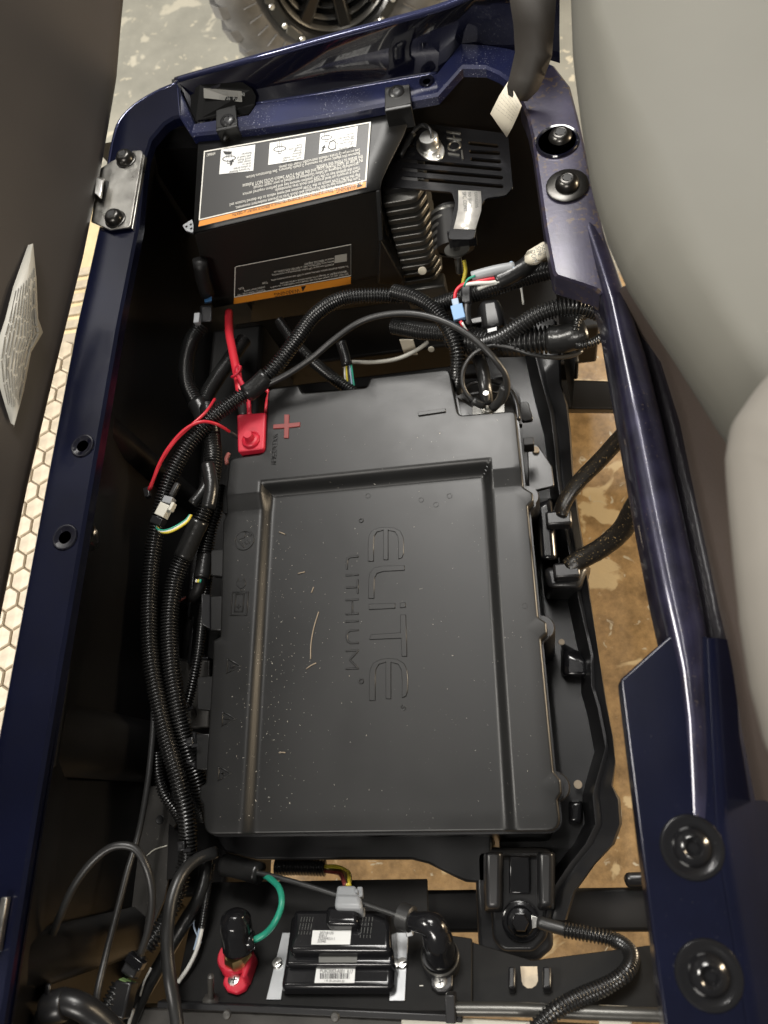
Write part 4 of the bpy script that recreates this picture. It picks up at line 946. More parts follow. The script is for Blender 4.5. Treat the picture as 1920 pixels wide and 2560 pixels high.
body_lines = [('IF VEHICLE IS INOPERABLE AND NEEDS TO BE MOVED:', 909, 455, 690, 505, .0085),
 ('Turn the ignition key to the N position and chock tires to prevent inadvertent movement,', 902, 447, 592, 522, .0066), ('Flip the RUN-TOW switch to the TOW position and move vehicle to the desired location and', 902, 439, 578, 514, .0066),
 ('park it properly on level ground and chock tires immediately.', 898, 430, 690, 478, .0066), ('Turn the ignition key to the OFF position remove key and perform required service', 902, 421, 610, 488, .0066), ('procedures following all Safety Guidelines as outlined in your repair manual.', 898, 412, 636, 472, .0066),
 ('IN Case of Total Power Loss and the RUN-TOW Switch DOES NOT Release', 909, 401, 610, 466, .0082), ('the Brake to Move the Vehicle:', 909, 393, 792, 420, .0082), ('Remove this plastic cover by removing 2 plastic fasteners. See illustrations below.', 902, 385, 618, 446, .0066), ('See emergency brake release instruction under this panel.', 902, 377, 700, 421, .0066)]
text_mesh('print', [tline(*q) for q in body_lines], M_['inkwhite'], lb1)
text_mesh('print', [tline('609687', 542, 386, 520, 390, .006)], M_['inkwhite'], lb1)
text_mesh('print', [tline('WARNING', 892, 466, 842, 477, .009)], M_['ink'], lb1)
text_mesh('print', [tline('Failure to follow these instructions can result in SERIOUS INJURY or DEATH', 835, 479, 585, 538, .0062)], M_['ink'], lb1)
strip('warning_triangle', [(909, 470), (896, 462), (894, 475)][::-1], 'ink', lb1, o=.0042)
pl = []
for (x, y, ts) in ((632, 382, ('To secure fastener', 'in place press', 'down on', 'center stem', 'until flush', 'with head of', 'fastener.')), (758, 362, ('To reuse fastener', 'push center stem', 'up then install', 'fastener', 'through', 'shield into', 'hole.')), (888, 334, ('Push center', 'of fastener', 'with vehicle', 'key', 'when center is', 'depressed', 'lift fasteners to', 'remove'))):
    for k, t in enumerate(ts[::-1]): pl.append(tline(t, x-k*.4, y+3+k*6.6, x-k*.4-3.0*len(t), y+3+k*6.6+.52*len(t), .005, o=.0043))
text_mesh('print', pl, M_['ink'], lb1)
def picto(px, py, s):
    c = lambda x, y: (px+x*s, py+y*s)
    el = [c(math.cos(a), .42*math.sin(a)-.1*math.cos(a)) for a in [k*math.pi/8 for k in range(16)]]
    el2 = [c(.86*math.cos(a), .33*math.sin(a)-.086*math.cos(a)) for a in [k*math.pi/8 for k in range(16)]]
    vs = [PT(*q, .0043) for q in el+el2]; mesh('pictogram', vs, [(i, (i+1) % 16, 16+(i+1) % 16, 16+i) for i in range(16)], M_['ink'], lb1)
    for q in ([(-.35, -.1), (-.28, -.1), (-.28, -.9), (-.35, -.85)], [(.3, -.15), (.37, -.15), (.34, -.9), (.27, -.9)], [(-.05, -.1), (.02, -.1), (.0, -1.2), (-.06, -1.2)], [(-.25, .2), (-.2, .2), (-.2, .75), (-.25, .75)], [(.2, .2), (.25, .2), (.25, .7), (.2, .7)], [(-.25, .7), (.25, .65), (.25, .72), (-.25, .77)]):
        mesh('pictogram', [PT(*c(x, y), .0044) for x, y in q], [(0, 1, 2, 3)], M_['ink'], lb1)
picto(576, 402, 17); picto(702, 378, 16); picto(818, 350, 14)
mesh('pictogram', [PT(*q, .0044) for q in ((561, 384), (584, 385), (579, 392), (566, 392))], [(0, 1, 2, 3)], M_['ink'], lb1)
mesh('pictogram', [PT(*q, .0045) for q in ((578, 420), (584, 417), (584, 411), (588, 411), (586, 403), (576, 411), (580, 412))], [tuple(range(7))], M_['ink'], lb1)
kq = [(826, 360), (836, 356), (843, 362), (842, 378), (830, 382), (822, 376)]
kc = (833, 369); kv = [PT(*q, .0045) for q in kq]+[PT(kc[0]+(a-kc[0])*.8, kc[1]+(b-kc[1])*.8, .0045) for a, b in kq]
mesh('pictogram', kv, [(i, (i+1) % 6, 6+(i+1) % 6, 6+i) for i in range(6)], M_['ink'], lb1)
mesh('pictogram', [PT(*q, .0045) for q in ((805, 386), (811, 383), (813, 375), (817, 378), (814, 368), (806, 376), (809, 377))], [tuple(range(7))], M_['ink'], lb1)
# front label
lb2 = mesh('warning_label', [PF(589, 664, .0010), PF(878, 608, .0010), PF(877, 709, .0010), PF(584, 761, .0010)], [(0, 1, 2, 3)], M_['blacklabel'], cb)
strip('label_band', [(585, 743), (877, 690), (877, 708), (584, 759)], 'orange', lb2, PF, .0012)
for q in ([(589, 664), (878, 608), (878, 610), (589, 666)], [(587, 666), (589, 666), (587, 742), (585, 742)], [(876, 610), (878, 610), (878, 688), (876, 688)], [(586, 740), (877, 686), (877, 688), (586, 742)]): strip('label_border', q, 'inkgrey' if q[0][1] < 640 else 'inkwhite', lb2, PF, .0014)
strip('logo_panel', [(837, 637), (867, 632), (867, 651), (836, 656)], 'greylabel', lb2, PF, .0014)
fl2 = [('DO NOT alter or tamper with this unit. Unauthorized modifications can result in', 870, 680, 675, 715, .0052), ('SERIOUS INJURY or damage to the vehicle and will void the warranty', 866, 674, 700, 705, .0052), ('To disable electrical system, turn key switch to OFF and remove battery wires', 870, 661, 677, 697, .0052), ('ALWAYS turn key to OFF before disconnecting or reconnecting', 834, 656, 680, 684, .0052), ('battery wires. ELECTRICAL ARC or BATTERY EXPLOSION can', 834, 649, 685, 676, .0052), ('result in SERIOUS INJURY', 834, 642, 760, 656, .0052), ('TOWING - Always switch TOW', 662, 720, 592, 734, .006), ('position before towing', 662, 713, 610, 724, .006), ('TOW', 668, 701, 654, 704, .006), ('RUN', 608, 715, 596, 718, .006)]
text_mesh('print', [tline(a, b, c, d, e, f, PF, .0016) for a, b, c, d, e, f in fl2], M_['inkwhite'], lb2)
text_mesh('print', [tline('WARNING', 747, 719, 684, 731, .0115, PF, .0016)], M_['ink'], lb2)
strip('warning_triangle', [(765, 712), (752, 714), (757, 727)], 'ink', lb2, PF, .0016)
# connectors on the left of the controller
wt = thing('white_lug', 'small white perforated lug peeking out left of the controller', 'lug', P(468, 563, .08))
prism('lug_plate', Q((456, 563, .085), (480, 548, .085), (486, 575, .085), (480, 582, .085), (464, 576, .085)), .082, .085, M_['alu'], wt, r=.002)
for q in ((466, 566), (477, 561), (478, 571)): lathe('lug_hole', P(*q, .0853), (0, 0, 1), [(.0017, 0), (0, 0)], M_['pink'] if q[0] == 466 else M_['ink'], wt, 10)
ck = thing('wiring_connector', 'dark connector block with blue lock hanging left of the controller', 'connector', P(512, 760, .0))
sweep('cable_stub', spline(Q((500, 650, .07), (506, 690, .05), (518, 735, .02)), .01), .010, M_['matte'], ck, 12)
hexa('blue_lock', Q((508, 728, .01), (528, 726, .01), (530, 756, .01), (512, 760, .01))[::-1], Q((508, 728, .022), (528, 726, .022), (530, 752, .022), (512, 756, .022))[::-1], M_['bluedark'], ck, bevel=.001)
hexa('plug_body', Q((500, 764, -.02), (530, 764, -.02), (530, 806, -.02), (500, 806, -.02))[::-1], Q((502, 766, .018), (530, 764, .018), (530, 804, .018), (504, 806, .018))[::-1], M_['plastic'], ck, bevel=.002)
box('latch', P(494, 798, .01), (.008, .016, .008), M_['connc'], ck, bevel=.001)

# ------------------------------------------------------------------ heat shield plate with resistor coils
hs = thing('resistor_shield', 'slotted black heat shield stamped HOT beside the controller', 'heat shield', P(1130, 450, .0))
hz = .075
hp = [(1025, 306), (1270, 336), (1282, 470), (1265, 490), (1215, 497), (1200, 520), (1185, 600), (1120, 600), (1138, 510), (1130, 482), (960, 467), (966, 440), (985, 395)]
def slot(x0, y0, x1, y1, w=10):
    d = math.hypot(x1-x0, y1-y0); ux, uy = (x1-x0)/d, (y1-y0)/d; r = w/2; out = []
    for k in range(7):
        a = -math.pi/2+math.pi*k/6; out.append((x1+r*(ux*math.cos(a)-uy*math.sin(a)), y1+r*(uy*math.cos(a)+ux*math.sin(a))))
    for k in range(7):
        a = math.pi/2+math.pi*k/6; out.append((x0+r*(ux*math.cos(a)-uy*math.sin(a)), y0+r*(uy*math.cos(a)+ux*math.sin(a))))
    return out
slots = [(1006, 402, 1250, 425), (1008, 424, 1253, 446), (1008, 446, 1254, 468), (1176, 360, 1242, 367), (1178, 381, 1246, 385), (1181, 400, 1248, 406), (1018, 325, 1030, 326), (1012, 363, 1032, 366), (1008, 383, 1034, 386)]
hpo = round_poly(Q(*[(a, b, hz) for a, b in hp]), .006, 4)
pts2 = [Vector(p) for p in hpo]; edges = [(i, (i+1) % len(hpo)) for i in range(len(hpo))]; holes = []
for s in slots:
    b = len(pts2); q = [Vector(p[:2]) for p in Q(*[(a, c_, hz) for a, c_ in slot(*s)])]; pts2 += q; edges += [(b+i, b+(i+1) % len(q)) for i in range(len(q))]; holes.append(q)
res = delaunay_2d_cdt(pts2, edges, [], 0, 1e-6)
def inpoly(q, poly):
    c = False; j = len(poly)-1
    for i in range(len(poly)):
        a, b = poly[i], poly[j]
        if (a.y > q.y) != (b.y > q.y) and q.x < (b.x-a.x)*(q.y-a.y)/(b.y-a.y)+a.x: c = not c
        j = i
    return c
fs = []
for f in res[2]:
    c = sum((res[0][i] for i in f), Vector((0, 0)))/len(f)
    if inpoly(c, hpo) and not any(inpoly(c, h) for h in holes): fs.append(tuple(f))
mesh('shield_plate', [(p.x, p.y, hz) for p in res[0]], fs, M_['gloss'], hs, solid=.0025)
hcol = P(1150, 545, hz)
text_mesh('stamped_word', [('H', .019, P(1122, 346, hz+.0006), P(1125, 420, hz)-P(1120, 330, hz), (1, .1, 0), .0006), ], M_['gloss'], hs)
bpy.data.objects.remove(hs.children[-1])
def pbar(x0, y0, x1, y1, w=5):
    q = Q(*[(a, b, hz) for a, b in slot(x0, y0, x1, y1, w)]); prism('stamped_letter', q, hz, hz+.0028, M_['fin'], hs, bevel=.001)
pbar(1118, 333, 1150, 337); pbar(1119, 348, 1152, 352); pbar(1134, 340, 1135, 345, 4)
c = P(1136, 367, hz); lathe('stamped_letter', c, (0, 0, 1), [(.0092, 0), (.0088, .0016), (.0075, .0028), (.0062, .0016), (.0058, 0)], M_['fin'], hs, 24)
pbar(1122, 387, 1148, 391); pbar(1155, 381, 1157, 399)
# thermal switch with two wires
tc_ = P(1076, 372, hz+.001)
sw = thing('thermal_switch', 'round silver thermal switch on an oval flange fixed to the heat shield', 'switch', tc_)
ax = (P(1104, 388, hz)-P(1050, 330, hz)); ax.z = 0; ax.normalize(); bx_ = Vector((-ax.y, ax.x, 0))
fl3 = []
for k in range(28):
    a = 2*math.pi*k/28; c, s = math.cos(a), math.sin(a); rx = .0255*math.copysign(abs(c)**.9, c); ry = .0152*math.copysign(abs(s)**1.25, s); fl3.append(tc_+ax*rx+bx_*ry)
prism('flange', fl3, hz+.0005, hz+.0028, M_['bright'], sw, bevel=.0005)
lathe('can', tc_+Vector((.0, .002, .0015)), (0, 0, 1), [(.0142, 0), (.0142, .002), (.0122, .003), (.0120, .014), (.0112, .0155), (0, .0155)], M_['bright'], sw, 32)
for s in (-1, 1): lathe('rivet', tc_+ax*(.0200*s)+Vector((0, 0, .002)), (0, 0, 1), [(.003, 0), (.0028, .0012), (.001, .0022), (0, .0022)], M_['steel'], sw, 12)
wire('lead', Q((1080, 355, hz+.014), (1078, 330, hz+.022), (1062, 312, hz+.024), (1045, 318, hz+.018), (1026, 338, hz+.012)), .0022, M_['wire'], sw)
wire('lead', Q((1068, 318, hz+.022), (1052, 312, hz+.024), (1034, 326, hz+.016), (1018, 350, hz+.01)), .0018, M_['wire'], sw)
wire('terminal_wrap', Q((1030, 333, hz+.012), (1018, 352, hz+.011), (1006, 372, hz+.008), (998, 390, hz+.003)), .0065, M_['tape'], sw, 8, flat=.6)
# foil sticker folded over the shield tongue
fk = [Q((1146, 476, hz+.0018), (1202, 478, hz+.0018)), Q((1146, 502, hz+.0018), (1204, 505, hz+.0018)), Q((1145, 525, hz+.0022), (1203, 527, hz+.0022)), Q((1140, 548, hz+.0016), (1196, 550, hz+.0016)), Q((1134, 572, hz+.0018), (1188, 574, hz+.0018))]
fks = quadstrip('foil_sticker', fk, M_['silverlabel'], hs, solid=-.0004, sangle=1.4)
text_mesh('print', [('contains', .0075, P(1186, 480, hz+.0028), (0, -1, 0), (1, 0, 0)), ('no parts', .0075, P(1170, 480, hz+.0028), (0, -1, 0), (1, 0, 0)), ('SPC CONT', .0065, P(1156, 480, hz+.0028), (0, -1, 0), (1, 0, 0))], M_['inkgrey'], fks)
box('tongue_drop', P(1156, 596, .056), (.034, .003, .03), M_['gloss'], hs, bevel=.001)
# finned block between controller and shield
fb_ = thing('finned_heatsink', 'dark ribbed heatsink under the edge of the heat shield', 'heatsink', P(990, 700, -.1))
yb = .50
for k in range(11):
    zt = .068-k*.0152
    q = [(.034, yb), (.076, yb), (.088, yb+.02), (.088, yb+.07), (.034, yb+.07)]
    prism('fin', q, zt-.0085, zt, M_['fin'], fb_, r=[.002, .012, .006, 0, 0], bevel=.0018)
box('core', (.058, yb+.043, -.015), (.044, .06, .18), M_['matte'], fb_)
prism('end_plate', [(.030, yb-.004), (.09, yb-.004), (.09, yb+.02), (.030, yb+.02)], -.145, -.099, M_['fin'], fb_, bevel=.003)
# round coil behind the tongue
co = thing('resistor_coil', 'round ribbed resistor coil with a long steel stud below the heat shield', 'resistor', P(1130, 620, 0))
cc = P(1128, 560, .035)
for k in range(6):
    lathe('coil_ring', cc+Vector((0, .016-.0075*k, -.004*k)), (0, -1, -.4), [(.020, -.0028), (.026, -.0022), (.0265, .0), (.026, .0022), (.020, .0028)], M_['fin'], co, 28)
lathe('coil_core', cc, (0, -1, -.4), [(.02, -.02), (.021, .03), (.012, .033), (0, .033)], M_['matte'], co, 20)
sd0 = P(1142, 622, .045); sd1 = P(1147, 664, .022); sd = (sd1-sd0).normalized()
lathe('washer', sd0, sd, [(.0155, 0), (.0155, .002), (.006, .0025)], M_['fin'], co, 24)
lathe('nut', sd0+sd*.002, sd, [(.0082, 0), (.0082, .007), (.0045, .0075)], M_['steel'], co, 6, sangle=.3)
lathe('stud', sd0, sd, [(.0046, 0)]+[(.0046 if k % 2 else .0041, .008+k*.0011) for k in range(24)]+[(.003, .0355), (0, .0355)], M_['steel'], co, 14, sangle=1.5)
wire('yellow_lead', Q((1160, 650, -.01), (1164, 675, -.02), (1158, 705, -.03), (1150, 740, -.04)), .0026, M_['yellow'], co)

# ------------------------------------------------------------------ hoses
def H(label, pts, r, **k): return hose('corrugated_hose', Q(*pts), r, M_['loom'], None, label, 'hose', group='black corrugated hoses', **k)
H('longest black corrugated hose running along the left liner from under the controller', ((1010, 742, .0), (930, 738, .01), (850, 748, .02), (790, 785, .03), (740, 850, .035), (695, 910, .035), (640, 965, .03), (590, 1000, .03), (530, 1045, .035), (475, 1105, .035), (430, 1185, .03), (402, 1270, .022), (385, 1360, .012), (375, 1450, .006), (372, 1550, .002), (377, 1650, -.002), (392, 1740, -.006), (412, 1830, -.01), (440, 1930, -.012), (462, 2020, -.02), (470, 2090, -.03), (468, 2150, -.04)), .0098)
H('thick black corrugated hose pressed between the longest hose and the battery clips', ((520, 1020, -.01), (530, 1090, .01), (533, 1160, .012), (520, 1240, .008), (500, 1300, .004), (468, 1370, -.004), (440, 1440, -.01), (426, 1520, -.012), (424, 1600, -.014), (432, 1700, -.016), (448, 1790, -.02), (470, 1880, -.03), (500, 1970, -.05), (512, 2040, -.08)), .0108)
H('short corrugated hose with taped end next to the grey battery clip', ((548, 1215, -.02), (540, 1270, -.022), (525, 1320, -.026), (515, 1370, -.03), (509, 1410, -.03)), .0098)
H('slim corrugated hose dropping beside the zip tie left of the lid', ((520, 1440, -.05), (512, 1500, -.05), (505, 1560, -.05), (495, 1640, -.05), (482, 1710, -.055), (468, 1765, -.06)), .0062, pitch=.0034)
H('corrugated hose bending down from the blue lock connector', ((505, 815, -.01), (480, 850, -.012), (466, 900, -.012), (468, 955, -.014), (490, 1005, -.018), (512, 1050, -.022)), .0112)
H('corrugated hose rising behind the red battery cable', ((610, 850, -.06), (575, 900, -.05), (540, 950, -.035), (515, 995, -.025), (508, 1050, -.022)), .0108)
H('thin corrugated hose slanting under the black loop cable behind the lid', ((700, 805, -.06), (740, 860, -.05), (790, 910, -.05), (840, 950, -.05), (890, 985, -.055)), .0082, pitch=.0036)
H('corrugated hose bending down behind the raised minus end of the lid', ((985, 728, .03), (1040, 745, .035), (1085, 775, .035), (1120, 820, .03), (1142, 875, .02), (1145, 930, .0), (1140, 975, -.03)), .0094)
H('corrugated hose with a paper tag running out under the wide navy rail', ((1090, 765, .0), (1180, 735, .015), (1270, 706, .03), (1340, 684, .04), (1420, 668, .05)), .0112)
H('shiny corrugated hose arching into the right rail', ((1200, 865, .02), (1250, 848, .035), (1300, 815, .05), (1350, 785, .06), (1410, 768, .065), (1465, 770, .06), (1510, 785, .05)), .0105)
H('fat black hose lying level below the arching hose', ((1130, 840, .0), (1220, 858, .015), (1310, 855, .03), (1385, 848, .035)), .0168, pitch=.005)
wire('tape_wrap', Q((1375, 849, .035), (1415, 846, .04), (1440, 838, .045), (1460, 832, .045)), .0160, M_['tape'], None, 14, 'wrinkled black tape bundle at the end of the fat hose', 'tape')
H('narrow corrugated branch looping out of the tape bundle up', ((1440, 842, .05), (1440, 815, .06), (1448, 795, .06), (1460, 790, .055)), .0048, pitch=.003)
H('narrow corrugated branch curving from the tape bundle into the rail', ((1430, 858, .04), (1460, 862, .05), (1490, 852, .05), (1510, 838, .05)), .0052, pitch=.003)
H('dim corrugated hose crossing low behind the lid', ((985, 815, -.04), (1060, 828, -.03), (1130, 832, -.02), (1200, 835, -.01)), .0115)
H('slim corrugated hose emerging left of the longest hose near the bracket', ((392, 1880, -.03), (396, 1940, -.035), (412, 1990, -.04), (440, 2030, -.05), (460, 2060, -.06)), .0062, pitch=.0034)
H('small corrugated hose peeking below the lowest grey clip', ((478, 1860, -.06), (490, 1920, -.06), (500, 1970, -.065)), .0100)
H('corrugated hose slanting down past the grey bracket to a dark plug', ((462, 2160, -.04), (448, 2220, -.035), (425, 2280, -.03), (395, 2330, -.02), (368, 2372, -.015)), .0085)
H('corrugated hose leaving the dark plug towards the liner', ((298, 2462, .0), (280, 2500, .005), (255, 2540, .01), (235, 2590, .015)), .0085)
H('tiny corrugated sleeve holding a white and a blue wire', ((528, 2160, -.06), (520, 2220, -.055), (512, 2270, -.05), (505, 2318, -.05)), .0040, pitch=.0026)
H('corrugated sleeve behind the battery front holding yellow wires', ((690, 2168, -.13), (760, 2168, -.13), (812, 2170, -.13)), .0090, pitch=.0036)
# taped joints
for pts, r, lab in ((((668, 940, .034), (640, 966, .031), (615, 985, .03)), .0118, 'black tape joint where the longest hose meets the thin cable'), (((492, 1005, -.016), (508, 1035, -.02), (515, 1065, -.022)), .0130, 'black tape joint below the bent hose'),
                    (((500, 1300, .005), (475, 1355, -.002), (458, 1395, -.006)), .0116, 'tape sleeve round the thick hose beside the white connector'), (((514, 1385, -.03), (508, 1425, -.03), (505, 1445, -.03)), .0096, 'tape collar closing the short hose'), (((530, 1180, .02), (505, 1230, .024), (480, 1260, .026)), .0060, 'black sleeve branching to the white connector'), (((520, 1160, .028), (528, 1220, .026), (520, 1270, .024)), .0082, 'crimped black sleeve above the coloured wires')):
    wire('tape_wrap', Q(*pts), r, M_['tape'], None, 14, lab, 'tape')
for q, lab, rot in (((476, 1855, -.012), 'grey zip tie head on the thick hose', .2), ((463, 1765, -.045), 'zip tie head at the foot of the slim hose', .5), ((455, 2115, -.02), 'black zip tie head at the lower end of the longest hose', .1)):
    zt = thing('zip_tie', lab, 'zip tie', P(*q), 'zip ties on the hoses')
    c = P(*q); box('tie_head', c, (.008, .009, .006), M_['plastic'], zt, bevel=.0008, rot=Matrix.Rotation(rot, 4, 'Z')); box('tie_slot', c+Vector((0, 0, .0022)), (.004, .003, .003), M_['ink'], zt)
    box('tie_tail', c+Vector((.007, -.004, .002)), (.008, .003, .0012), M_['plastic'], zt, rot=Matrix.Rotation(rot, 4, 'Z'))

# ------------------------------------------------------------------ positive terminal
pt = thing('terminal_cover', 'red vinyl terminal cover with round button left of the plus mark', 'terminal cover', P(628, 1090, -.03))
q = Q((592, 1036, .004), (664, 1030, .004), (660, 1122, .004), (594, 1130, .004))
prism('cover', q, -.03, .004, M_['red'], pt, r=.003, bevel=.002, seg=3)
bc = P(628, 1100, .0038)
lathe('button', bc, (-.0, .12, 1), [(.0118, 0), (.0118, .002), (.0108, .0034), (.0092, .0042), (.0086, .003), (.0062, .004), (.0058, .011), (.005, .0125), (0, .0125)], M_['red'], pt, 28)
wire('cover_strap', Q((623, 1036, .003), (622, 1010, .004), (616, 985, .008), (603, 955, .014), (594, 936, .018), (592, 922, .022), (600, 912, .025), (602, 922, .022), (588, 938, .018), (580, 942, .016)), .0032, M_['red'], pt, 8, flat=.6)
rc = thing('battery_cable', 'thick red cable with black sleeve entering the red terminal cover', 'cable', P(606, 1020, .0))
wire('red_cable', Q((572, 780, -.03), (573, 830, -.02), (582, 880, -.005), (594, 940, .004), (603, 992, .004)), .0058, M_['redwire'], rc, 12)
wire('black_sleeve', Q((602, 985, .004), (606, 1010, .002), (611, 1040, -.004)), .0068, M_['wire'], rc, 12)
rl = thing('red_lead', 'pair of thin red leads looping left from the terminal cover to a plug', 'wire', P(500, 1060, .05))
wire('lead', Q((537, 998, .03), (515, 1030, .045), (480, 1062, .05), (440, 1100, .05), (405, 1150, .045), (385, 1195, .04), (372, 1225, .035)), .0020, M_['redwire'], rl)
wire('lead', Q((575, 1080, .01), (560, 1070, .025), (535, 1058, .04), (505, 1054, .05), (470, 1068, .053), (428, 1110, .05), (398, 1160, .045), (376, 1222, .035)), .0020, M_['redwire'], rl)
wire('lead_sleeve', Q((572, 1078, .012), (588, 1088, .004), (596, 1094, .0)), .0023, M_['wire'], rl)
box('end_plug', P(369, 1232, .033), (.007, .013, .007), M_['plastic'], rl, bevel=.001, rot=Matrix.Rotation(.3, 4, 'Z'))
wire('red_jumper', Q((652, 974, -.01), (664, 974, -.004), (672, 982, -.004), (668, 1000, -.01), (664, 1034, -.012)), .0024, M_['redwire'], None, 8, 'short red jumper beside the lid corner by the terminal cover', 'wire')
wire('pink_wire', Q((572, 1135, -.05), (566, 1148, -.045), (568, 1160, -.045)), .003, M_['pink'], None, 8, 'glimpse of pink wire under the red terminal cover', 'wire')
wire('pink_wire', Q((442, 1506, -.06), (455, 1499, -.055), (468, 1492, -.05)), .0014, M_['pink'], None, 8, 'thin pink wire end between thick hose and battery clip', 'wire')
wire('tape_wrap', Q((505, 1440, -.03), (495, 1475, -.035), (478, 1495, -.045)), .0072, M_['matte'], None, 10, 'black tape tail below the short hose', 'tape')
for k, (m, o_) in enumerate((('conn', 0), ('yellow', 1), ('green', 2))):
    wire('coloured_wire', Q((492+k*5, 1449, -.024), (490+k*5, 1456, -.024)), .0016, M_[m], None, 6, ('white', 'yellow', 'green')[k]+' wire showing above the black tape tail', 'wire')
# white connector with coloured wires
wcn = thing('wiring_connector', 'white plug with grey collars and coloured wires beside the hoses', 'connector', P(405, 1290, .02))
a = P(423, 1250, .036); b = P(398, 1305, .034); d = (b-a).normalized(); mm = basis((a+b)/2, d, (0, 0, 1))
def bar(name, A, B, wx, wy, m, par, bev=.0008):
    A = Vector(A); B = Vector(B); d = B-A; mm = basis((A+B)/2, d, (0, 0, 1)); L = d.length/2
    vs = [mm @ Vector((s1*wy/2, s2*wx/2, s3_*L)) for s3_ in (-1, 1) for s1, s2 in ((-1, -1), (1, -1), (1, 1), (-1, 1))]
    return mesh(name, vs, [(3, 2, 1, 0), (4, 5, 6, 7), (0, 1, 5, 4), (1, 2, 6, 5), (2, 3, 7, 6), (3, 0, 4, 7)], M_[m], par, bevel=bev)
bar('housing', P(418, 1262, .036), P(402, 1292, .035), .0135, .011, 'conn', wcn)
bar('collar', P(426, 1244, .036), P(419, 1260, .036), .012, .010, 'connc', wcn)
bar('collar', P(400, 1295, .035), P(392, 1312, .034), .015, .011, 'plastic', wcn)
bar('latch', P(436, 1258, .038), P(426, 1278, .038), .004, .008, 'conn', wcn)
bar('stub', P(446, 1208, .034), P(428, 1242, .035), .007, .007, 'wire', wcn, .002)
for k, (m, o_) in enumerate((('green', 0), ('whitewire', 6), ('yellow', 10))):
    wire('coloured_wire', Q((390+k*2, 1314, .033), (396+k*2, 1324+o_*.4, .034), (415+k*2, 1326+o_*.5, .036), (440+k, 1316+o_*.6, .034), (465+k*2, 1300+o_*.3, .03), (474+k*2, 1288, .026)), .0015, M_[m], wcn, 8)
# fuse holder group right of centre
bf_ = thing('wiring_connector', 'pale blue crimp connector joining red and white wires', 'connector', P(1145, 780, .05))
bar('blue_housing', P(1141, 764, .06), P(1150, 800, .055), .014, .009, 'blue', bf_, .001)
bar('clear_sleeve', P(1137, 748, .062), P(1141, 766, .06), .008, .006, 'bluewire', bf_, .001)
wire('red_wire', Q((1137, 750, .062), (1140, 728, .066), (1156, 712, .07), (1185, 706, .072), (1215, 700, .072), (1246, 694, .07)), .0022, M_['redwire'], bf_)
wire('white_wire', Q((1160, 712, .07), (1190, 708, .074), (1225, 707, .072), (1250, 703, .07)), .0022, M_['whitewire'], bf_)
wire('white_wire', Q((1195, 722, .066), (1225, 710, .07), (1248, 705, .07)), .0024, M_['whitewire'], bf_)
wire('green_wire', Q((1160, 716, .07), (1170, 698, .076), (1188, 690, .078)), .0014, M_['green'], bf_)
wire('red_wire', Q((1151, 802, .055), (1160, 820, .05), (1175, 838, .045)), .0022, M_['redwire'], bf_)
wire('white_wire', Q((1155, 806, .056), (1166, 826, .05), (1178, 842, .046)), .0014, M_['whitewire'], bf_)
ih = thing('fuse_holder', 'black tubular inline fuse holder beside the pale blue connector', 'fuse holder', P(1165, 760, .04))
bar('holder_body', P(1166, 714, .056), P(1166, 762, .05), .012, .012, 'plastic', ih, .002)
wire('holder_lead', Q((1166, 760, .05), (1166, 790, .048), (1170, 815, .045)), .0052, M_['wire'], ih)
bn = thing('wire_bundle', 'grey sheathed wire bundle taped and tucked under the wide rail', 'wire bundle', P(1250, 690, .06))
wire('sheath', Q((1180, 692, .072), (1215, 682, .074), (1250, 674, .074), (1285, 668, .072)), .0062, M_['connc'], bn, 12)
bar('white_band', P(1276, 670, .072), P(1286, 666, .072), .011, .011, 'bluewire', bn, .002)
wire('tape_end', Q((1240, 706, .064), (1275, 690, .066), (1312, 668, .066), (1332, 650, .064)), .0105, M_['tape'], bn, 12)
pg = thing('paper_flag', 'crumpled white printed paper flag round the bundle under the rail', 'paper flag', P(1330, 630, .07))
pf = [Q((1318, 628, .085), (1355, 606, .088), (1380, 600, .080)), Q((1312, 640, .078), (1350, 622, .092), (1384, 618, .082)), Q((1312, 655, .076), (1345, 645, .092), (1378, 636, .08)), Q((1316, 664, .07), (1340, 662, .082), (1362, 652, .074))]
pfs = quadstrip('flag', pf, M_['cream'], pg, solid=.0005, sangle=1.5)
text_mesh('print', [('REV:', .008, P(1352, 612, .093), (.15, -1, 0), (1, .15, 0)), ('S/N:', .008, P(1338, 618, .093), (.15, -1, 0), (1, .15, 0)), ('DOM', .008, P(1324, 626, .090), (.15, -1, 0), (1, .15, 0))], M_['inkgrey'], pfs)
rh = thing('relay_housing', 'black moulded relay housing behind the arching hose', 'housing', P(1220, 800, -.02))
hexa('housing', Q((1190, 770, -.02), (1255, 760, -.02), (1275, 835, -.02), (1200, 850, -.02))[::-1], Q((1200, 752, .02), (1245, 744, .02), (1262, 815, .02), (1208, 825, .02))[::-1], M_['plastic'], rh, bevel=.006, seg=3)
hexa('housing_tab', Q((1172, 800, -.0), (1215, 790, -.0), (1215, 812, -.0), (1180, 815, -.0))[::-1], Q((1172, 796, .012), (1215, 786, .012), (1215, 806, .012), (1180, 810, .012))[::-1], M_['plastic'], rh, bevel=.002)
hexa('housing_tab', Q((1210, 822, .02), (1250, 812, .02), (1250, 836, .02), (1212, 842, .02))[::-1], Q((1214, 820, .036), (1246, 812, .036), (1246, 828, .036), (1216, 836, .036))[::-1], M_['gloss'], rh, bevel=.002)
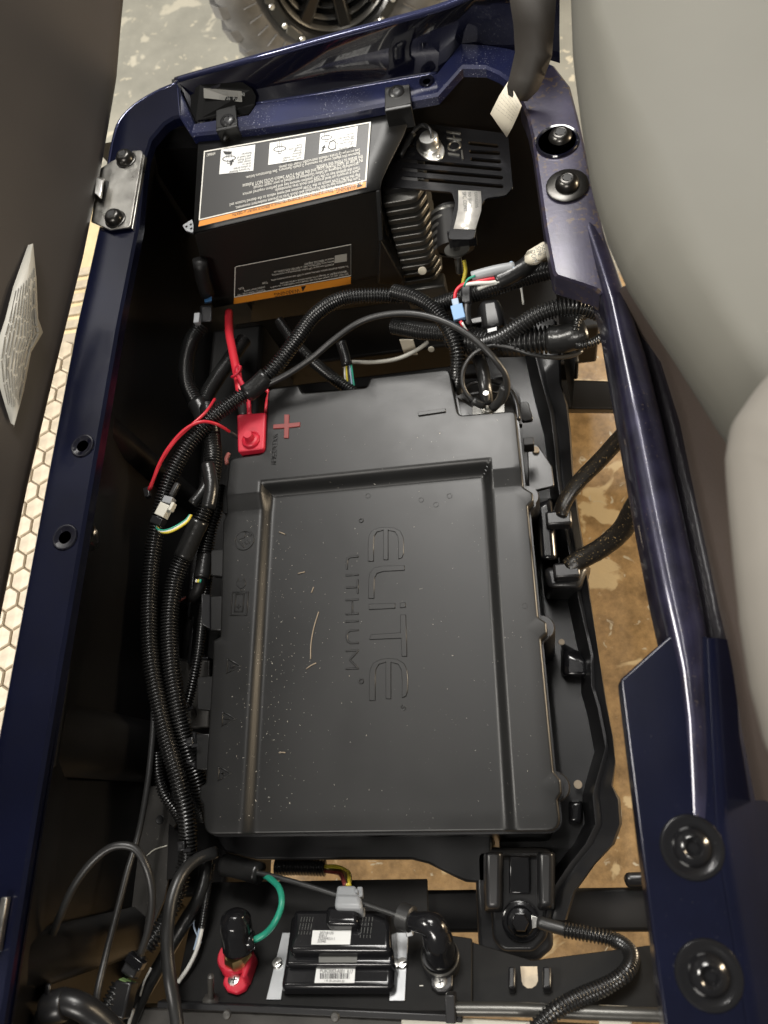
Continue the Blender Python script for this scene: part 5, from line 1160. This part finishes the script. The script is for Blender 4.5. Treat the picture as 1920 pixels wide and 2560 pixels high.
# cables at the negative side
wire('black_cable', Q((655, 968, .03), (720, 935, .035), (780, 895, .045), (840, 845, .055), (900, 805, .06), (960, 787, .065), (1030, 784, .068), (1100, 800, .066), (1170, 836, .06), (1225, 885, .05), (1262, 935, .03), (1268, 970, .012), (1258, 1000, -.005), (1235, 1018, -.018)), .0038, M_['wire'], None, 10, 'thin black cable arching over the lid end to the minus stud', 'cable')
wire('sleeve', Q((1262, 965, .012), (1250, 1000, -.005), (1232, 1020, -.018)), .0056, M_['wire'], None, 10, 'black sleeve on the arching cable at the minus stud', 'sleeve')
wire('black_cable', Q((1208, 1015, -.015), (1190, 1005, -.008), (1168, 985, .0), (1156, 955, .01), (1162, 915, .02), (1190, 880, .03), (1235, 864, .035), (1280, 870, .035), (1330, 886, .03), (1390, 894, .02), (1440, 886, .015), (1455, 876, .015)), .0026, M_['wire'], None, 10, 'slim black wire looping round the minus stud towards the right rail', 'wire')
wire('sleeve', Q((1208, 1014, -.016), (1194, 1008, -.010), (1182, 1000, -.006)), .0046, M_['wire'], None, 10, 'short black sleeve of the looping wire', 'sleeve')
wire('black_cable', Q((1135, 860, -.04), (1170, 875, -.03), (1195, 895, -.015), (1208, 935, -.005), (1214, 975, -.008), (1217, 1008, -.02)), .0082, M_['tape'], None, 12, 'thick taped black cable dropping straight to the minus stud', 'cable')
wire('cream_wire', Q((880, 905, -.08), (940, 905, -.07), (1000, 895, -.06), (1050, 870, -.055), (1070, 855, -.055)), .0028, M_['greylabel'], None, 8, 'dull cream wire low behind the lid', 'wire')
sp = thing('wire_tail', 'stub of black sleeve with white yellow and green wires behind the lid', 'wire', P(870, 900, -.06))
wire('sleeve', Q((852, 855, -.04), (860, 880, -.045), (868, 915, -.05)), .0075, M_['loom'], sp, 10)
for k, m in enumerate(('whitewire', 'yellow', 'wire', 'bluewire', 'green')):
    wire('coloured_wire', Q((862+k*4, 912, -.05), (862+k*5, 940, -.055), (866+k*5, 972, -.06)), .0014, M_[m], sp, 6)
wire('white_wire', Q((1302, 712, -.05), (1305, 735, -.06), (1309, 762, -.07)), .0016, M_['whitewire'], None, 6, 'short straight white wire behind the arching hose', 'wire')

# ------------------------------------------------------------------ inclined front panel with module
aT = math.radians(34); NP = Vector((0, math.sin(aT), math.cos(aT))); VP = Vector((0, math.cos(aT), -math.sin(aT))); P0 = P(850, 2512, -.03)
def PP(px, py, h=0):
    d = R_*((px-960)/FPX)+U_*((1280-py)/FPX)+F_
    return CAM+d*((P0+NP*h-CAM).dot(NP)/d.dot(NP))
def tier(name, px, h0, h1, m, par, bev=0, seg=2, taper=0):
    t = [PP(a, b, h1) for a, b in px]; c = sum(t, Vector((0, 0, 0)))/len(t); bt = [p-NP*(h1-h0)+(p-c)*taper for p in t]; n = len(t)
    return mesh(name, bt+t, [tuple(range(n))[::-1], tuple(range(n, 2*n))]+[(i, (i+1) % n, n+(i+1) % n, n+i) for i in range(n)], M_[m], par, bevel=bev, seg=seg)
fp = thing('mounting_plate', 'sloping black steel plate carrying the small control module', 'plate', P(800, 2400, -.12))
tier('panel', [(520, 2205), (1068, 2196), (1072, 2330), (1180, 2345), (1180, 2528), (430, 2528), (470, 2330)], -.004, 0, 'steelblack', fp, .001)
tier('panel', [(1150, 2345), (1330, 2400), (1640, 2360), (1660, 2528), (1150, 2528)], -.012, -.008, 'steelblack', fp, .001)
tier('slot_window', [(1301, 2416), (1343, 2416), (1345, 2452), (1340, 2463), (1330, 2470), (1318, 2470), (1308, 2463), (1304, 2452)], -.0079, -.0075, 'tan', fp)
for (x0, x1) in ((1270, 1288), (1356, 1378)): tier('panel_rib', [(x0, 2415), (x1, 2415), (x1, 2470), (x0, 2470)], -.008, .004, 'plastic', fp, .002)
tier('tick_mark', [(1049, 2463), (1058, 2463), (1058, 2465), (1049, 2465)], .0002, .0006, 'inkwhite', fp)
rb = thing('front_rod', 'shiny dark steel rod across the bottom behind the curling conduit', 'rod', P(1400, 2530, -.06))
wire('rod', Q((1120, 2522, -.02), (1300, 2524, -.02), (1480, 2532, -.02), (1670, 2538, -.02)), .0058, M_['fin'], rb, 14)
box('rod_clip', P(1128, 2518, -.018), (.009, .022, .016), M_['plastic'], rb, bevel=.001)
lw_ = thing('front_ledge', 'black front ledge with pale items beyond the rod', 'ledge', P(900, 2560, -.05))
box('ledge', P(960, 2580, -.06)+Vector((0, -.012, 0)), (.62, .05, .02), M_['grysteel'], lw_, bevel=.002)
box('pale_strip', P(1180, 2566, -.03), (.13, .012, .004), M_['conn'], lw_, bevel=.001)
box('pale_block', P(1538, 2556, -.03), (.028, .024, .012), M_['conn'], lw_, bevel=.002)
box('ledge_edge', P(760, 2528, -.022)+Vector((0, 0, -.004)), (.30, .006, .012), M_['plastic'], lw_, bevel=.001)
for (a, b, m) in ((568, 2536, 'grysteel'), (838, 2542, 'grysteel')): lathe('rivet', P(a, b, -.02), (0, 0, 1), [(.0045, 0), (.0035, .002), (0, .0025)], M_[m], lw_, 12)
# module
md = thing('control_module', 'glossy black potted control module with two white barcode labels', 'module', P(845, 2420, -.1))
tier('mount_plate', [(706, 2331), (728, 2331), (702, 2499), (665, 2499)], 0, .002, 'alu', md, .0004)
tier('mount_plate', [(990, 2331), (1021, 2331), (1012, 2502), (973, 2502)], 0, .002, 'alu', md, .0004)
for (a, b) in ((694, 2409), (1006, 2409)):
    sc_ = lathe('screw', PP(a, b, .002), NP, [(.0056, 0), (.0056, .001), (.0046, .0028), (0, .0034)], M_['bright'], md, 18)
    q = PP(a, b, .0056); e = Vector((1, .5, 0)).normalized()*.0048; g = NP.cross(e).normalized()*.0006
    mesh('screw_slot', [q+e+g, q+e-g, q-e-g, q-e+g], [(0, 1, 2, 3)], M_['ink'], sc_)
tier('base_tier', [(715, 2385), (985, 2385), (980, 2468), (702, 2468)], 0, .017, 'gloss', md, .005, 4, .05)
tier('lower_tier', [(728, 2288), (978, 2288), (984, 2412), (712, 2412)], .002, .025, 'gloss', md, .004, 4, .03)
tier('upper_tier', [(735, 2272), (974, 2272), (977, 2377), (722, 2377)], .015, .036, 'gloss', md, .005, 4, .03)
tier('socket_shroud', [(815, 2262), (892, 2262), (896, 2310), (812, 2310)], .03, .048, 'gloss', md, .005, 4, .02)
bb = tier('white_label', [(782, 2326), (878, 2326), (875, 2361), (778, 2361)], .0358, .0364, 'white', md)
uX = Vector((1, 0, 0))
text_mesh('print', [('30718135', .0036, PP(798, 2335, .0368), uX, VP), ('20813', .0034, PP(796, 2342, .0368), uX, VP), ('2223092311', .0034, PP(795, 2349, .0368), uX, VP), ('25340', .0034, PP(793, 2356, .0368), uX, VP)], M_['ink'], bb)
bb2 = tier('white_label', [(791, 2421), (888, 2421), (886, 2457), (786, 2457)], .0172, .0178, 'white', md)
bl2 = [('PCBC0003-A001  R17', .0050, PP(799, 2431, .0182), uX, VP, 0, .0325), ('1 R-30-3010M-30', .0028, PP(810, 2454, .0182), uX, VP)]
text_mesh('print', bl2, M_['ink'], bb2)
bv = []; bfc = []; x = 800
while x < 872:
    wv = random.choice((.9, .9, 1.6, 2.4)); q = [PP(x, 2433, .0182), PP(x+wv, 2433, .0182), PP(x+wv, 2447, .0182), PP(x, 2447, .0182)]; b = len(bv); bv += q; bfc.append((b, b+1, b+2, b+3)); x += wv+random.choice((1, 1, 1.8))
mesh('barcode', bv, bfc, M_['ink'], bb2)
tier('label_reflection', [(797, 2388), (893, 2388), (892, 2406), (797, 2406)], .0252, .0256, 'inkgrey', md)  # grey patch paints the label's reflection on the glossy step
pr_ = []
for k in range(5): pr_.append(('--- ---- --', .005, PP(752+k*7, 2292, .0366), -VP, uX))
text_mesh('print', pr_, M_['inkgrey'], md); pr_ = []
for k in range(4): pr_.append(('--- -- ---- --', .0046, PP(905+k*8, 2292, .0366), -VP, uX))
text_mesh('print', pr_, M_['inkgrey'], md)
gp = thing('grey_plug', 'light grey plug with latch pushed into the control module', 'connector', PP(860, 2250, .03))
tier('plug_body', [(842, 2212), (889, 2212), (900, 2262), (836, 2262)], .026, .050, 'connc', gp, .003, 3)
tier('plug_collar', [(838, 2232), (900, 2234), (906, 2270), (834, 2268)], .026, .054, 'connc', gp, .004, 3)
tier('latch', [(892, 2216), (906, 2216), (907, 2240), (894, 2244)], .040, .046, 'connc', gp, .001)
tier('latch', [(886, 2222), (895, 2222), (895, 2232), (886, 2232)], .042, .050, 'connc', gp, .001)
for k, (m, dx_) in enumerate((('yellow', 0), ('brass', -8), ('redmark', -16))):
    wire('harness_wire', [P(812, 2168+k*4, -.13), P(840, 2168+k*6, -.125), P(868+dx_, 2180+k*3, -.11), PP(872+dx_*.5, 2214, .035)], .0028, M_[m], gp, 8)
# boots
def boot(root, pts, rads, m):
    pth = spline(pts, .002); n = len(pth)-1
    def rr_(i):
        t = i/n*(len(rads)-1); k = min(int(t), len(rads)-2); return rads[k]+(rads[k+1]-rads[k])*(t-k)
    return sweep('boot', pth, rr_, M_[m], root, 20)
rp = thing('red_terminal', 'red terminal post with black rubber boot and green wire on the front panel', 'terminal', PP(580, 2450))
tier('foot', [(560, 2440), (578, 2428), (608, 2432), (622, 2450), (612, 2470), (590, 2482), (566, 2474), (556, 2458)], 0, .008, 'red', rp, .002)
lathe('post', PP(594, 2408, 0), NP, [(.0168, 0), (.0162, .016), (.0145, .018)], M_['red'], rp, 24)
tier('post_rib', [(606, 2375), (628, 2366), (634, 2382), (614, 2440), (602, 2444)], 0, .020, 'red', rp, .003)
lathe('brass_nut', PP(597, 2390, .017), NP, [(.0150, 0), (.0145, .006), (.012, .011), (0, .011)], M_['brass'], rp, 8, sangle=.4)
boot(rp, [PP(598, 2366, .030), PP(596, 2352, .036), PP(592, 2330, .046), PP(590, 2305, .056), PP(590, 2286, .064), PP(590, 2280, .066)], [.0165, .0162, .0155, .0156, .0148, .009], 'gloss')
wire('boot_neck', [PP(600, 2360, .035), PP(618, 2354, .038), PP(636, 2350, .038)], .0085, M_['gloss'], rp, 14)
lathe('screw', PP(585, 2449, .008), NP, [(.0062, 0), (.0058, .0016), (.003, .0028), (0, .003)], M_['bright'], rp, 18)
q = PP(585, 2449, .0112)
for e in (Vector((1, 0, 0)), VP): g = NP.cross(e)*.0007; mesh('screw_cross', [q+e*.003+g, q+e*.003-g, q-e*.003-g, q-e*.003+g], [(0, 1, 2, 3)], M_['ink'], rp); q = q+NP*.0001
wire('green_wire', [PP(632, 2352, .038), P(662, 2335, -.02), P(690, 2300, -.01), P(704, 2262, -.01), P(700, 2225, -.02), P(682, 2202, -.035), P(660, 2188, -.05)], .0031, M_['green'], rp, 12)
bp_ = thing('black_terminal', 'black terminal post with elbow rubber boot on the front panel', 'terminal', PP(1100, 2440))
tier('foot', [(1075, 2424), (1132, 2424), (1131, 2466), (1118, 2478), (1092, 2478), (1076, 2464)], 0, .007, 'plastic', bp_, .0015)
lathe('post', PP(1103, 2408, 0), NP, [(.0185, 0), (.0175, .018), (.0165, .020)], M_['plastic'], bp_, 24)
lathe('clear_ring', PP(1101, 2392, .018), NP, [(.0178, 0), (.0182, .002), (.0172, .0034)], M_['fin'], bp_, 28)
boot(bp_, [PP(1101, 2388, .020), PP(1097, 2366, .032), PP(1092, 2340, .046), PP(1085, 2318, .054), PP(1070, 2310, .056), PP(1045, 2305, .054), PP(1020, 2296, .050)], [.0148, .0145, .0145, .0128, .0105, .0088, .0082], 'gloss')
lathe('boot_collar', PP(1024, 2297, .050), PP(1005, 2290, .049)-PP(1024, 2297, .050), [(.0088, -.004), (.0118, -.002), (.0120, .010), (.0095, .011)], M_['wire'], bp_, 18)
lathe('screw', PP(1101, 2455, .007), NP, [(.0062, 0), (.0058, .0016), (.003, .0028), (0, .003)], M_['bright'], bp_, 18)
q = PP(1101, 2455, .0102)
for e in (Vector((.8, .3, 0)), Vector((-.3, .8, -.5))): e = e.normalized(); g = NP.cross(e)*.0007; mesh('screw_cross', [q+e*.003+g, q+e*.003-g, q-e*.003-g, q-e*.003+g], [(0, 1, 2, 3)], M_['ink'], bp_); q = q+NP*.0001
bar('silver_clip', PP(1022, 2322, .03), PP(1026, 2340, .026), .007, .006, 'alu', bp_, .0008)
wire('grey_cable', [P(588, 2176, -.05), P(660, 2186, -.045), P(760, 2212, -.04), P(880, 2250, -.035), PP(1006, 2292, .049)], .0027, M_['wire'], bp_, 10)
wire('tape_wrap', Q((560, 2160, -.06), (610, 2172, -.055), (650, 2184, -.05)), .0112, M_['tape'], None, 12, 'black tape bundle below the battery corner where the green wire starts', 'tape')

# ------------------------------------------------------------------ lower left clutter
wire('black_wire', Q((98, 2428, .06), (118, 2370, .07), (150, 2290, .08), (185, 2215, .08), (235, 2150, .08), (285, 2116, .08), (335, 2120, .075), (365, 2165, .07), (380, 2230, .06), (374, 2310, .045), (352, 2385, .03)), .0036, M_['wire'], None, 10, 'black wire bowed like a hoop in front of the left liner', 'wire')
wire('black_wire', Q((384, 1720, -.02), (384, 1800, -.02), (378, 1880, -.02), (366, 1980, -.02), (345, 2090, -.02), (318, 2180, -.01), (290, 2290, .0), (262, 2400, .01), (244, 2480, .02), (238, 2540, .02)), .0034, M_['wire'], None, 10, 'long straight black wire passing behind the hoop wire', 'wire')
wire('thick_cable', Q((540, 2130, -.05), (490, 2150, -.03), (452, 2190, -.01), (430, 2245, .0), (420, 2310, .005), (418, 2370, .005), (424, 2440, .005), (436, 2510, .0), (446, 2580, .0)),   .0062, M_['wire'], None, 14, 'thick smooth black cable hanging in front of the bracket', 'cable')
wire('thick_cable', Q((515, 2140, -.06), (512, 2190, -.055), (495, 2250, -.05), (465, 2300, -.05), (430, 2360, -.05), (390, 2430, -.045), (350, 2500, -.04), (320, 2570, -.04)), .0072, M_['tape'], None, 14, 'taped black cable sloping behind the thick smooth cable', 'cable')
wire('white_wire', Q((506, 2318, -.05), (500, 2345, -.045), (490, 2380, -.04), (470, 2420, -.035), (444, 2456, -.03)), .0022, M_['whitewire'], None, 8, 'white wire leaving the tiny corrugated sleeve', 'wire')
wire('blue_wire', Q((500, 2318, -.05), (494, 2345, -.047), (486, 2375, -.044)), .0016, M_['bluewire'], None, 8, 'pale blue wire beside the white wire of the tiny sleeve', 'wire')
wire('thin_wire', Q((486, 2296, -.06), (484, 2312, -.06), (494, 2340, -.06), (515, 2375, -.06), (538, 2415, -.06), (556, 2450, -.05)), .0010, M_['bluewire'], None, 6, 'hair thin pale wire running to the red terminal foot', 'wire')
wire('white_wire', Q((378, 2420, -.02), (360, 2455, -.02), (350, 2490, -.02)), .0012, M_['whitewire'], None, 6, 'short white wire edge along the taped cable', 'wire')
wire('white_wire', Q((334, 2522, -.02), (326, 2545, -.02), (318, 2580, -.02)), .0020, M_['whitewire'], None, 6, 'white wire stub at the foot of the taped cable', 'wire')
dp = thing('wiring_connector', 'dark plug with a pale green seal below the bracket', 'connector', P(325, 2430, -.01))
bar('plug_upper', P(350, 2385, -.005), P(322, 2440, .0), .016, .014, 'plastic', dp, .002)
bar('plug_collar', P(346, 2392, .004), P(334, 2414, .004), .019, .010, 'gloss', dp, .001)
bar('plug_lower', P(318, 2452, .0), P(296, 2545, .005), .018, .016, 'plastic', dp, .002)
bar('green_seal', P(319, 2450, .002), P(318, 2453, .002), .0135, .011, 'sealgreen', dp, .001)
sv = thing('screw_stud', 'rusty threaded stud with wide base beside the red terminal', 'stud', PP(527, 2500))
lathe('thread', PP(527, 2505, 0), PP(527, 2445, .03)-PP(527, 2505, 0), [(.009, 0), (.0075, .004), (.0032, .006)]+[(.0031 if k % 2 else .0026, .007+k*.0011) for k in range(26)]+[(0, .036)], M_['grysteel'], sv, 12, sangle=1.5)
prism('stud_plate', [p for p in (PP(430, 2498), PP(566, 2498), PP(572, 2514), PP(432, 2516))], P0.z-.008, P0.z-.002, M_['matte'], sv, bevel=.0006)
kn = thing('side_fitting', 'dull metal pin on a dark bracket against the left liner', 'fitting', P(75, 2370, .06))
pa = P(60, 2352, .08); lathe('pin', pa, P(104, 2352, .08)-pa, [(.006, 0), (.0052, .006), (.0048, .012), (.0058, .013), (.0058, .020), (0, .021)], M_['grysteel'], kn, 14)
hexa('bracket', Q((60, 2330, .075), (72, 2332, .075), (62, 2418, .075), (42, 2408, .075))[::-1], Q((64, 2326, .085), (78, 2330, .085), (68, 2412, .085), (46, 2402, .085))[::-1], M_['grysteel'], kn, bevel=.002)
eb = thing('elbow_hose', 'smooth black elbow hose at the bottom of the left liner', 'hose', P(150, 2520, .08))
sweep('elbow', spline(Q((95, 2600, .07), (125, 2530, .08), (160, 2505, .082), (200, 2515, .08), (245, 2545, .07), (300, 2600, .06)), .004), .0105, M_['plastic'], eb, 16)
lathe('collar', P(140, 2516, .082), P(172, 2508, .082)-P(140, 2516, .082), [(.0125, -.010), (.0135, -.008), (.0135, .008), (.0125, .010), (.0105, .0105)], M_['plastic'], eb, 22)
hexa('clamp', Q((110, 2455, .06), (130, 2455, .06), (128, 2510, .06), (105, 2505, .06))[::-1], Q((114, 2458, .09), (128, 2456, .09), (124, 2500, .09), (110, 2498, .09))[::-1], M_['gloss'], eb, bevel=.003)
hexa('side_block', Q((-40, 2440, .03), (120, 2440, .03), (180, 2600, .03), (-40, 2600, .03))[::-1], Q((-40, 2440, .06), (90, 2440, .06), (120, 2600, .06), (-40, 2600, .06))[::-1], M_['matte'], eb, bevel=.006)
bsl = thing('rail_stud', 'dull metal edge clip on the lower left rail', 'clip', P(4, 2300, .15))
box('clip', P(4, 2310, .154), (.006, .04, .006), M_['steel'], bsl, bevel=.001)
